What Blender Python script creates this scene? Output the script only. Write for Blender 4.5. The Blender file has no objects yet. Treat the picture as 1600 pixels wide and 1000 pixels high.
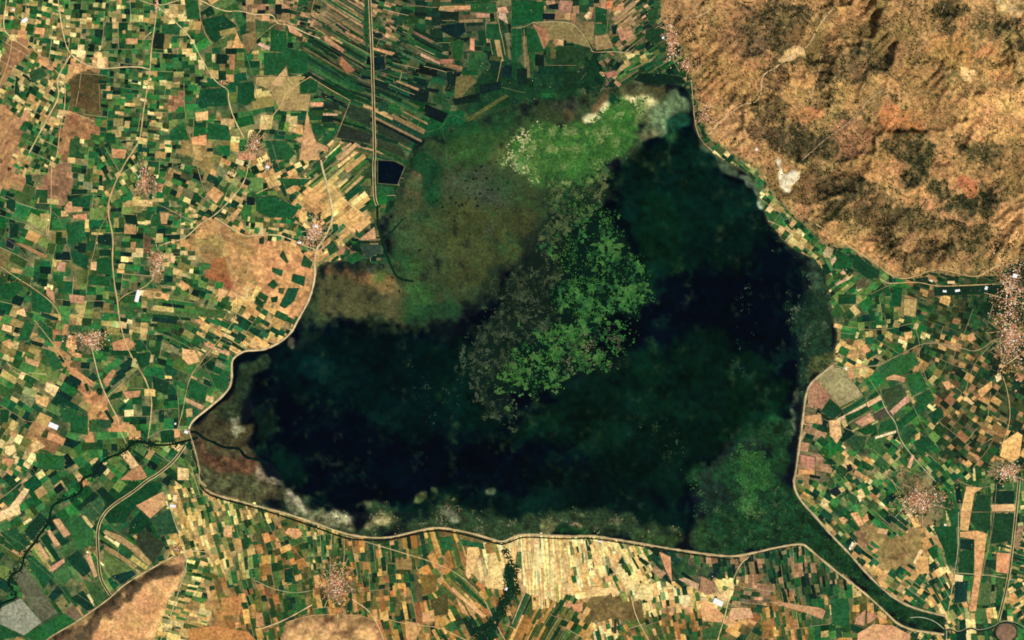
import bpy, math, random
import numpy as np

# ------------------------------------------------------------------ camera, sky, sun, exposure
S = bpy.context.scene
CAM_H = 100000.0                       # metres above the plain
cam = bpy.data.objects.new('camera', bpy.data.cameras.new('camera'))
S.collection.objects.link(cam); S.camera = cam
cam.location = (0, 0, CAM_H)           # straight down, north up; 10 m of ground to one photo pixel
cam.data.sensor_width = 36.0
cam.data.lens = 36.0 * CAM_H / 16000.0
cam.data.clip_start = 1000.0
cam.data.clip_end = 400000.0
SUN_EL, SUN_AZ = 52.0, 138.0
W = bpy.data.worlds.new('World'); S.world = W; W.use_nodes = True
nt = W.node_tree
sk = nt.nodes.new('ShaderNodeTexSky'); sk.sky_type = 'NISHITA'; sk.sun_disc = False
sk.sun_elevation = math.radians(SUN_EL); sk.sun_rotation = math.radians(SUN_AZ)
nt.links.new(sk.outputs[0], nt.nodes['Background'].inputs[0])
nt.nodes['Background'].inputs[1].default_value = 0.06
sl = bpy.data.lights.new('sun', 'SUN'); sl.energy = 4.0; sl.angle = math.radians(0.53); sl.color = (1, .95, .88)
so = bpy.data.objects.new('sun', sl); S.collection.objects.link(so)
so.rotation_euler = (math.radians(90 - SUN_EL), 0, math.radians(180 - SUN_AZ))
S.view_settings.view_transform = 'Standard'; S.view_settings.look = 'None'
S.view_settings.gamma = 1.0; S.view_settings.use_curve_mapping = False
S.view_settings.exposure = 0.35
K = 1.14 * 2 ** 0.35                   # picture value of a white diffuse surface in this light
S.cycles.filter_width = 1.8
S.cycles.max_bounces = 3
S.cycles.use_denoising = False         # keep the fine ground texture

# ------------------------------------------------------------------ helpers
rng = np.random.default_rng(11)
random.seed(5)
C = S.collection
X0, Y0, X1, Y1, STEP = -100, -100, 1700, 1100, 2.0
GW, GH = int((X1 - X0) / STEP) + 1, int((Y1 - Y0) / STEP) + 1
GX, GY = np.meshgrid(X0 + STEP * np.arange(GW), Y0 + STEP * np.arange(GH))
ORG = dict(zip('ABCDEFGHIJKLMNOP', [(x, y) for y in (0, 250, 500, 750) for x in (0, 400, 800, 1200)]))

def P(s):
    """map survey: sheet letter, then quarter-unit coordinates on that sheet"""
    o, out, sc = (0, 0), [], .25
    for t in s.split():
        if t == 'Z': o, sc = (0, 0), 1.0
        elif t in ORG: o, sc = ORG[t], .25
        else:
            a, b = t.split(','); out.append((o[0] + float(a) * sc, o[1] + float(b) * sc))
    return out

def wx(px): return (np.asarray(px, float) - 800.0) * 10.0
def wy(py): return (500.0 - np.asarray(py, float)) * 10.0

def lin(c):
    c = np.asarray(c, float) / 255.0
    l = np.where(c <= .04045, c / 12.92, ((np.maximum(c, .04045) + .055) / 1.055) ** 2.4)
    return np.clip(l / K, .0004, .86)

def fbm(scale, seed, octs=4, gx=None, gy=None, pers=.5):
    gx = GX if gx is None else np.asarray(gx, float); gy = GY if gy is None else np.asarray(gy, float)
    r = np.random.default_rng(seed); N = 128; out = np.zeros(gx.shape); a = 1.0; tot = 0; s = scale
    for _ in range(octs):
        lat = r.random((N, N)); u = gx / s + r.random() * 50; v = gy / s + r.random() * 50
        i = np.floor(u).astype(int); j = np.floor(v).astype(int); fu = u - i; fv = v - j
        fu = fu * fu * (3 - 2 * fu); fv = fv * fv * (3 - 2 * fv)
        i0, i1, j0, j1 = i % N, (i + 1) % N, j % N, (j + 1) % N
        out += a * ((lat[j0, i0] * (1 - fu) + lat[j0, i1] * fu) * (1 - fv) + (lat[j1, i0] * (1 - fu) + lat[j1, i1] * fu) * fv)
        tot += a; a *= pers; s /= 2.03
    return out / tot

def raster(poly, gx=None, gy=None):
    gx = GX if gx is None else gx; gy = GY if gy is None else gy
    m = np.zeros(gx.shape, bool)
    xs = [p[0] for p in poly]; ys = [p[1] for p in poly]
    if gx is GX:
        i0 = max(0, int((min(xs) - X0) / STEP) - 1); i1 = min(GW, int((max(xs) - X0) / STEP) + 2)
        j0 = max(0, int((min(ys) - Y0) / STEP) - 1); j1 = min(GH, int((max(ys) - Y0) / STEP) + 2)
        sl_ = (slice(j0, j1), slice(i0, i1))
    else: sl_ = (slice(None),) * gx.ndim
    x, y = gx[sl_], gy[sl_]; mm = np.zeros(x.shape, bool)
    for k in range(len(poly)):
        xa, ya = poly[k]; xb, yb = poly[(k + 1) % len(poly)]
        if ya == yb: continue
        c = ((ya > y) != (yb > y)) & (x < (xb - xa) * (y - ya) / (yb - ya) + xa)
        mm ^= c
    m[sl_] = mm
    return m

def blur(a, r):
    n = max(1, int(round(r / STEP)))
    a = a.astype(float)
    for _ in range(2):
        for ax in (0, 1):
            p = np.concatenate([np.repeat(a.take([0], ax), n + 1, ax), a, np.repeat(a.take([-1], ax), n, ax)], ax)
            c = np.cumsum(p, ax); L = a.shape[ax]
            a = (c.take(range(2 * n + 1, 2 * n + 1 + L), ax) - c.take(range(0, L), ax)) / (2 * n + 1)
    return a

def sstep(a, b, x):
    t = np.clip((x - a) / (b - a), 0, 1); return t * t * (3 - 2 * t)

def unit(a): return (a - a.mean()) / (a.std() * 2)
WARP1, WARP2 = fbm(26, 301, 4) - .5, fbm(9, 302, 3) - .5
WX, WY = unit(fbm(34, 303, 3)) + .55 * unit(fbm(9, 304, 3)), unit(fbm(34, 305, 3)) + .55 * unit(fbm(9, 306, 3))
TEX, TEX2 = fbm(11, 307, 4), fbm(4, 308, 3)
def bbox(poly, pad):
    xs = [p[0] for p in poly]; ys = [p[1] for p in poly]
    i0 = min(max(0, int((min(xs) - pad - X0) / STEP)), GW - 2); i1 = max(i0 + 2, min(GW, int((max(xs) + pad - X0) / STEP) + 2))
    j0 = min(max(0, int((min(ys) - pad - Y0) / STEP)), GH - 2); j1 = max(j0 + 2, min(GH, int((max(ys) + pad - Y0) / STEP) + 2))
    return slice(j0, j1), slice(i0, i1)
def soft(poly, s=6, amp=.5, edge=.22, warp=1.0):
    """soft ragged-edged mask of an outline"""
    a = np.asarray(poly); ar = abs(np.sum(a[:, 0] * np.roll(a[:, 1], -1) - np.roll(a[:, 0], -1) * a[:, 1])) / 2
    A = warp * min(17., max(2.5, .19 * ar ** .5)); pad = 3 * s + 2 * A + 8
    q = bbox(poly, pad); out = np.zeros(GX.shape)
    m = raster(poly, GX[q] + A * WX[q], GY[q] + A * WY[q])
    bl = blur(m, s)
    out[q] = sstep(.5 - edge, .5 + edge, bl + amp * (WARP1[q] + .9 * WARP2[q]) * (bl > .01) * (1 - .3 * bl))
    return out

def ell(cx, cy, rx, ry, ang=0, n=18):
    a = math.radians(ang); o = []
    for k in range(n):
        t = 2 * math.pi * k / n; u, v = rx * math.cos(t), ry * math.sin(t)
        o.append((cx + u * math.cos(a) - v * math.sin(a), cy + u * math.sin(a) + v * math.cos(a)))
    return o

def paint(col, m, rgb, s=1.0):
    w = (np.clip(m, 0, 1) * s)[..., None]; col *= (1 - w); col += w * np.asarray(rgb, float)

def at_grid(arr, px, py):
    i = np.clip(np.round((np.asarray(px) - X0) / STEP).astype(int), 0, GW - 1)
    j = np.clip(np.round((np.asarray(py) - Y0) / STEP).astype(int), 0, GH - 1)
    return arr[j, i]

def bil(arr, px, py):
    u = np.clip((np.asarray(px, float) - X0) / STEP, 0, GW - 1.001); v = np.clip((np.asarray(py, float) - Y0) / STEP, 0, GH - 1.001)
    i, j = u.astype(int), v.astype(int); fu, fv = u - i, v - j
    return (arr[j, i] * (1 - fu) + arr[j, i + 1] * fu) * (1 - fv) + (arr[j + 1, i] * (1 - fu) + arr[j + 1, i + 1] * fu) * fv

# ------------------------------------------------------------------ materials
def surface_mat(name, rough=.95, spec=.1, n1=900., a1=.22, n2=220., a2=.2, bump=0., tint=.04, ior=None):
    """ground-cover colour (attribute) broken up by two scales of world-space noise"""
    m = bpy.data.materials.new(name); m.use_nodes = True
    t = m.node_tree; N, L = t.nodes, t.links; b = N['Principled BSDF']
    at = N.new('ShaderNodeAttribute'); at.attribute_name = 'cover'
    geo = N.new('ShaderNodeNewGeometry')
    prev = at.outputs['Color']
    for sc, am in ((n1, a1), (n2, a2)):
        if am <= 0: continue
        mp = N.new('ShaderNodeVectorMath'); mp.operation = 'SCALE'; mp.inputs['Scale'].default_value = 1.0 / sc
        L.new(geo.outputs['Position'], mp.inputs[0])
        no = N.new('ShaderNodeTexNoise'); no.inputs['Scale'].default_value = 1.0; no.inputs['Detail'].default_value = 4.0; no.inputs['Roughness'].default_value = .62
        L.new(mp.outputs[0], no.inputs['Vector'])
        mr = N.new('ShaderNodeMapRange'); mr.inputs[1].default_value = .33; mr.inputs[2].default_value = .67
        mr.inputs[3].default_value = 1 - am; mr.inputs[4].default_value = 1 + am
        L.new(no.outputs['Fac'], mr.inputs[0])
        mx = N.new('ShaderNodeVectorMath'); mx.operation = 'SCALE'
        L.new(prev, mx.inputs[0]); L.new(mr.outputs[0], mx.inputs['Scale']); prev = mx.outputs[0]
    if tint > 0:
        hs = N.new('ShaderNodeHueSaturation')
        mp = N.new('ShaderNodeVectorMath'); mp.operation = 'SCALE'; mp.inputs['Scale'].default_value = 1 / 330.0
        L.new(geo.outputs['Position'], mp.inputs[0])
        no = N.new('ShaderNodeTexNoise'); no.inputs['Scale'].default_value = 1.0; no.inputs['Detail'].default_value = 3.0
        L.new(mp.outputs[0], no.inputs['Vector'])
        mr = N.new('ShaderNodeMapRange'); mr.inputs[1].default_value = .3; mr.inputs[2].default_value = .7
        mr.inputs[3].default_value = .5 - tint; mr.inputs[4].default_value = .5 + tint
        L.new(no.outputs['Fac'], mr.inputs[0]); L.new(mr.outputs[0], hs.inputs['Hue']); L.new(prev, hs.inputs['Color'])
        prev = hs.outputs[0]
    L.new(prev, b.inputs['Base Color'])
    b.inputs['Roughness'].default_value = rough; b.inputs['Specular IOR Level'].default_value = spec
    if ior: b.inputs['IOR'].default_value = ior
    if bump > 0:
        mp = N.new('ShaderNodeVectorMath'); mp.operation = 'SCALE'; mp.inputs['Scale'].default_value = 1 / 70.0
        L.new(geo.outputs['Position'], mp.inputs[0])
        no = N.new('ShaderNodeTexNoise'); no.inputs['Scale'].default_value = 1.0; no.inputs['Detail'].default_value = 4.0
        L.new(mp.outputs[0], no.inputs['Vector'])
        bp = N.new('ShaderNodeBump'); bp.inputs['Distance'].default_value = bump; bp.inputs['Strength'].default_value = 1.0
        L.new(no.outputs['Fac'], bp.inputs['Height']); L.new(bp.outputs['Normal'], b.inputs['Normal'])
    return m

M = dict(
    soil=surface_mat('dry_soil', n1=500, a1=.2, n2=60, a2=.36, tint=.012),
    hill=surface_mat('scrub_hill', n1=300, a1=.1, n2=30, a2=.38, bump=10., tint=.012),
    marsh=surface_mat('marsh_vegetation', n1=300, a1=.16, n2=40, a2=.36, tint=.008),
    crop=surface_mat('crop', n1=240, a1=.24, n2=48, a2=.4, tint=.012),
    water=surface_mat('lake_water', rough=.25, spec=.12, n1=1500, a1=.2, n2=260, a2=.16, tint=.02, ior=1.33),
    canal=surface_mat('canal_water', rough=.2, spec=.15, n1=300, a1=.2, n2=60, a2=.15, tint=0, ior=1.33),
    leaf=surface_mat('foliage', n1=500, a1=.25, n2=60, a2=.3, tint=.01),
    mat=surface_mat('floating_weed', n1=300, a1=.2, n2=40, a2=.35, tint=.012),
    road=surface_mat('gravel_road', n1=300, a1=.12, n2=50, a2=.15, tint=0),
    dike=surface_mat('earth_dike', n1=260, a1=.16, n2=60, a2=.2, tint=.008),
    roof=surface_mat('roof_and_wall', n1=100, a1=.08, n2=15, a2=.08, tint=0),
)

# ------------------------------------------------------------------ mesh builders
def mesh_np(name, V, loops, sizes, cols, mat, smooth=False):
    me = bpy.data.meshes.new(name)
    V = np.asarray(V, np.float32); loops = np.asarray(loops, np.int32); sizes = np.asarray(sizes, np.int32)
    me.vertices.add(len(V)); me.vertices.foreach_set('co', V.ravel())
    me.loops.add(len(loops)); me.loops.foreach_set('vertex_index', loops)
    me.polygons.add(len(sizes))
    st = np.zeros(len(sizes), np.int32); st[1:] = np.cumsum(sizes)[:-1]
    me.polygons.foreach_set('loop_start', st)
    me.polygons.foreach_set('use_smooth', np.full(len(sizes), bool(smooth)))
    a = me.attributes.new('cover', 'FLOAT_COLOR', 'POINT')
    c = np.ones((len(V), 4), np.float32); c[:, :3] = cols; a.data.foreach_set('color', c.ravel())
    me.materials.append(mat); me.update(calc_edges=True)
    return me

def link(name, me, parent=None, label=None, cat=None, group=None, kind=None):
    o = bpy.data.objects.new(name, me); C.objects.link(o)
    if parent is not None: o.parent = parent
    if label: o['label'] = label
    if cat: o['category'] = cat
    if group: o['group'] = group
    if kind: o['kind'] = kind
    return o

def prisms(polys, ztop, zbot, cols):
    """list of outlines (map px) -> (V, loops, sizes, cols) of upright prisms; ztop/zbot scalars or arrays per outline (metres)"""
    V, Lp, Sz, Cc = [], [], [], []; b = 0
    for q, p in enumerate(polys):
        k = len(p); p = np.asarray(p, float); x, y = wx(p[:, 0]), wy(p[:, 1])
        if np.sum(x * np.roll(y, -1) - np.roll(x, -1) * y) < 0: x, y = x[::-1], y[::-1]
        zt = ztop[q] if np.ndim(ztop) or isinstance(ztop, list) else ztop
        zb = zbot[q] if np.ndim(zbot) or isinstance(zbot, list) else zbot
        V.append(np.stack([x, y, np.zeros(k) + zt], 1)); V.append(np.stack([x, y, np.zeros(k) + zb], 1))
        Lp += [b + i for i in range(k)]; Sz.append(k)
        for i in range(k):
            j = (i + 1) % k; Lp += [b + i, b + k + i, b + k + j, b + j]; Sz.append(4)
        Cc.append(np.repeat(np.asarray(cols[q])[None], 2 * k, 0)); b += 2 * k
    return np.concatenate(V), Lp, Sz, np.concatenate(Cc)

def discs(cx, cy, r, zt, zb, cols, k=7, jit=.35, seed=0, asp=None, ang=None):
    """many ragged flat pads at once (vectorised prisms)"""
    n = len(cx); g = np.random.default_rng(seed)
    t = (np.arange(k)[None] + g.uniform(-.25, .25, (n, k))) * 2 * np.pi / k
    rr = np.asarray(r)[:, None] * (1 + g.uniform(-jit, jit, (n, k)))
    u, v = rr * np.cos(t), rr * np.sin(t)
    if asp is not None:
        v = v / np.asarray(asp)[:, None]; u = u * np.asarray(asp)[:, None] ** .4; a = np.asarray(ang)[:, None]
        u, v = u * np.cos(a) - v * np.sin(a), u * np.sin(a) + v * np.cos(a)
    X = wx(cx)[:, None] + u * 10; Y = wy(cy)[:, None] + v * 10
    zt = np.broadcast_to(np.asarray(zt, float).reshape(-1, 1), (n, k)); zb = np.broadcast_to(np.asarray(zb, float).reshape(-1, 1), (n, k))
    V = np.concatenate([np.stack([X, Y, zt], 2), np.stack([X, Y, zb], 2)], 1).reshape(-1, 3)
    i = np.arange(k); j = (i + 1) % k
    pat = np.concatenate([i, np.stack([i, k + i, k + j, j], 1).ravel()])
    Lp = (np.arange(n)[:, None] * 2 * k + pat[None]).ravel()
    Sz = np.tile(np.array([k] + [4] * k), n)
    return V, Lp, Sz, np.repeat(np.asarray(cols), 2 * k, 0)

def quads(Q, zt, zb, cols):
    """many four-sided prisms at once"""
    Q = np.asarray(Q, float); n = len(Q); X, Y = wx(Q[..., 0]), wy(Q[..., 1])
    ar = np.sum(X * np.roll(Y, -1, 1) - np.roll(X, -1, 1) * Y, 1); f = ar < 0; X[f], Y[f] = X[f][:, ::-1], Y[f][:, ::-1]
    zt = np.broadcast_to(np.asarray(zt, float)[:, None], (n, 4))
    V = np.concatenate([np.stack([X, Y, zt], 2), np.stack([X, Y, np.full((n, 4), zb)], 2)], 1).reshape(-1, 3)
    i = np.arange(4); j = (i + 1) % 4; pat = np.concatenate([i, np.stack([i, 4 + i, 4 + j, j], 1).ravel()])
    return V, (np.arange(n)[:, None] * 8 + pat[None]).ravel(), np.full(n * 5, 4), np.repeat(np.asarray(cols), 8, 0)

def domes(cx, cy, r, z, h, cols, k=6, seed=0):
    """bushy crowns: foot ring, wider shoulder ring, uneven top"""
    n = len(cx); g = np.random.default_rng(seed)
    t = (np.arange(k)[None] + g.uniform(-.3, .3, (n, k))) * 2 * np.pi / k
    R = np.asarray(r)[:, None] * 10; h = np.asarray(h)[:, None]; z = np.asarray(z)[:, None]
    def ring(f, zz, j):
        rr = R * f * (1 + g.uniform(-j, j, (n, k)))
        return np.stack([wx(cx)[:, None] + rr * np.cos(t), wy(cy)[:, None] + rr * np.sin(t), z + h * (zz + g.uniform(-.1, .1, (n, k)))], 2)
    ap = np.stack([wx(cx)[:, None] + R * g.uniform(-.25, .25, (n, 1)), wy(cy)[:, None] + R * g.uniform(-.25, .25, (n, 1)), z + h], 2)
    V = np.concatenate([ring(.75, -.15, .2), ring(1., .45, .3), ap], 1).reshape(-1, 3)
    i = np.arange(k); j = (i + 1) % k
    pat = np.concatenate([np.stack([i, j, k + j, k + i], 1).ravel(), np.stack([k + i, k + j, 0 * i + 2 * k], 1).ravel()])
    Lp = (np.arange(n)[:, None] * (2 * k + 1) + pat[None]).ravel()
    Sz = np.tile(np.array([4] * k + [3] * k), n)
    return V, Lp, Sz, np.repeat(np.asarray(cols), 2 * k + 1, 0)

def resample(pts, d=2.0, smooth=2):
    pts = np.asarray(pts, float)
    for _ in range(smooth):
        if len(pts) < 3: break
        q = np.empty((2 * len(pts) - 2, 2)); q[0::2] = .75 * pts[:-1] + .25 * pts[1:]; q[1::2] = .25 * pts[:-1] + .75 * pts[1:]
        pts = np.concatenate([pts[:1], q, pts[-1:]])
    s = np.concatenate([[0], np.cumsum(np.hypot(*np.diff(pts, axis=0).T))])
    n = max(2, int(s[-1] / d) + 1); u = np.linspace(0, s[-1], n)
    return np.stack([np.interp(u, s, pts[:, 0]), np.interp(u, s, pts[:, 1])], 1)

def normals(p):
    t = np.gradient(p, axis=0); t /= np.maximum(1e-6, np.hypot(t[:, 0], t[:, 1]))[:, None]
    return np.stack([-t[:, 1], t[:, 0]], 1)

def offset(p, d):
    return p + normals(p) * d

def ribbon(pts, prof, rgb, zfun, wob=.0, seed=0, d=2.0, smooth=2, taper=False):
    """sweep a cross-section [(offset px, height m), ...] along a line over the terrain"""
    p = resample(pts, d, smooth); n = normals(p); g = np.random.default_rng(seed); m = len(p)
    wv = 1 + wob * (np.interp(np.arange(m), np.arange(0, m + 5, 3), g.uniform(-1, 1, len(np.arange(0, m + 5, 3)))))
    if taper: wv = wv * np.minimum(1, np.linspace(1.5, .35, m))
    zz = zfun(p[:, 0], p[:, 1]); k = len(prof); V = []
    for o, h in prof:
        q = p + n * (o * wv)[:, None]
        V.append(np.stack([wx(q[:, 0]), wy(q[:, 1]), zz + h], 1))
    V = np.stack(V, 1).reshape(-1, 3)
    i = np.arange(m - 1)[:, None] * k + np.arange(k - 1)[None]; i = i.ravel()
    Lp = np.stack([i, i + 1, i + k + 1, i + k], 1)[:, ::-1].ravel()
    tv = np.convolve(np.pad(g.uniform(.62, 1.3, m), 3, 'edge'), np.ones(7) / 7, 'valid')
    return V, Lp, np.full(len(i), 4), np.clip(np.repeat(lin(rgb)[None], len(V), 0) * np.repeat(tv, k)[:, None], 0, .86)

# ------------------------------------------------------------------ survey of the place (outlines read off the map)
BASIN = P("""Z 955,137 1000,131 1045,129 1070,135 1079,150 1084,175 1086,200 1095,222 1115,240 1132,250 1155,262 1172,275 1185,295
 1190,318 1200,345 1212,360 1225,378 1248,395 1266,402 1285,420 1295,450 1300,490 1308,522 1303,565 1290,578 1267,598 1259,620
 1252,662 1243,748 1241,765 1258,790 1300,835 1340,878 1385,925 1425,950 1478,963 1478,992 1410,984 1380,955 1350,928 1310,890 1265,860
 1252,850 1200,861 1142,872 1100,867 1000,851 955,844 925,839 887,840 842,837 815,836 800,842 785,850
 770,846 737,836 695,827 670,827 635,836 605,843 570,841 537,835 500,822 450,804 400,786 362,778 328,771 318,760 314,738 305,707 299,690
 297,675 303,657 324,640 355,612 363,595 362,565 369,556 383,547 400,546 415,545 437,535 455,520 465,500 482,470 492,435 495,411 532,409
 560,407 590,415 615,432 607,400 597,375 590,350 600,335 622,343 633,335 617,312 620,300 636,266 650,226 725,198 800,165 852,157 905,150 940,140""")
MARSH = P("""Z 455,515 482,470 492,435 495,411 532,407 560,405 590,413 615,430 607,400 597,375 588,345 612,330 617,312 630,290 640,250 650,222 725,196 800,163
 850,155 905,150 955,137 1000,131 1045,129 1060,140 1030,155 1015,185 1000,232 965,258 950,268 932,297 880,300 876,335 858,372 822,402 792,424 772,462 742,492 680,508 620,505 560,500 510,503""")
HILLS = P("""Z 1030,-160 1034,30 1048,60 1066,75 1074,110 1083,135 1093,175 1106,215 1142,238 1182,263 1212,308 1252,348 1292,385 1330,388 1396,432
 1420,436 1450,424 1500,432 1556,432 1588,405 1620,396 1760,400 1760,-160""")
RIDGE = P("M 270,1010 340,970 480,890 690,742 770,662 960,550 1080,482 1150,462 1155,560 1130,640 1060,740 960,1000 930,1200 700,1500 -300,1500 -200,1250")
KNOLL = P("N 150,1010 190,890 330,845 500,850 640,840 740,880 800,1000 840,1300 100,1300")

# broad ground cover: (outline, colour, softness px)
COVER = [
 ("A 400,500 440,360 620,430 690,420 600,465 510,475 430,530", (206,156,100), 2),
 ("A 560,340 620,320 680,350 680,425 600,425", (240,195,125), 2),
 ("A 430,520 500,475 620,450 630,690 590,750 430,690", (96,78,46), 3),
 ("A 0,450 70,230 160,240 180,330 90,420 30,530 0,600", (152,116,75), 3),
 ("A 80,170 150,190 180,300 300,350 330,420 250,400 150,300", (180,132,85), 2),
 ("A -60,650 80,700 150,830 60,1000 E 110,40 160,90 140,180 60,210 -60,190", (178,132,87), 4),
 ("A 400,700 560,750 640,790 590,860 480,870 420,1000 370,1010", (165,118,76), 3),
 ("A 1100,950 1180,880 1290,900 1380,1000 E 1360,0 1320,100 1275,140 1220,0", (160,134,80), 2),
 ("A 1010,640 1140,540 1150,660 1060,700", (170,125,85), 2),
 ("E 240,120 360,10 440,60 470,140 420,240 380,290 330,260 250,170", (150,112,80), 3),
 ("E 1130,500 1265,390 1330,360 1540,480 1600,470 F 130,468 110,610 70,740 0,800 E 1480,830 1260,720 1280,640 1200,550", (186,142,87), 3),
 ("E 1260,720 1300,640 1400,600 1440,700 1480,830", (165,104,64), 4),
 ("E 1200,500 1400,440 1420,600 1250,600", (168,142,82), 5),
 ("E 860,480 930,460 970,540 910,590", (112,90,62), 2),
 ("F 0,480 130,470 290,560 372,570 365,700 330,850 260,970 200,960 90,900 0,830", (214,158,100), 3),
 ("F 440,120 520,180 690,350 600,480 500,420 480,250", (222,178,106), 3),
 ("F 300,150 430,90 470,280 420,440 370,330 300,260", (215,165,100), 4),
 ("I 330,0 390,0 390,120 430,190 520,340 600,430 690,540 740,620 790,770 740,740 640,580 590,640 600,740 550,770 545,520 470,390 420,280 340,170", (200,146,92), 2),
 ("I 390,20 470,40 480,180 540,240 480,240 420,170", (220,165,105), 2),
 ("I 170,790 190,700 280,640 440,760 450,800 380,840 280,810 190,830", (178,132,85), 2),
 ("I 220,700 290,680 340,740 260,750", (60,75,42), 2),
 ("I 750,640 810,620 880,700 860,740 790,720", (205,160,100), 2),
 ("I 410,330 430,330 300,610 280,620", (190,140,90), 2),
 ("O 490,740 640,710 850,760 820,880 680,880 560,900 470,830", (120,100,58), 4),
 ("O 1010,500 1090,480 1180,590 1080,620 1030,640", (45,78,42), 3),
 ("P 560,320 640,260 700,350 780,370 830,330 980,290 980,370 890,520 860,570 780,580 720,500 640,430", (152,128,76), 4),
 ("P 540,340 600,300 640,420 700,500 600,430", (130,100,70), 4),
 ("H 1290,890 1520,860 1500,980 1290,980", (22,50,28), 5),
 ("H 1380,560 1480,480 1560,480 1540,600 1480,680 1400,620", (28,50,28), 4),
 ("C 200,310 420,280 500,310 470,380 420,450 250,450 190,380", (34,64,34), 5),
 ("C -200,420 420,450 440,580 210,620 0,640 -300,740 B 1310,740", (22,60,34), 6),
 ("C 455,400 520,350 600,510 520,590 440,580 440,460", (14,52,30), 3),
 ("C 640,520 860,540 980,560 900,620 760,600 690,560", (98,84,52), 4),
 ("B 970,780 1060,700 1200,700 1320,770 1280,900 1130,1000 970,1000", (18,78,42), 4),
 ("N 1540,520 1600,540 O 20,700 N 1600,720 1560,800 1480,1000 1330,1000 1440,880 1540,740", (20,62,38), 3),
 ("M 640,40 960,0 1010,30 1000,60 800,200 660,260", (24,70,38), 4),
]

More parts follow.
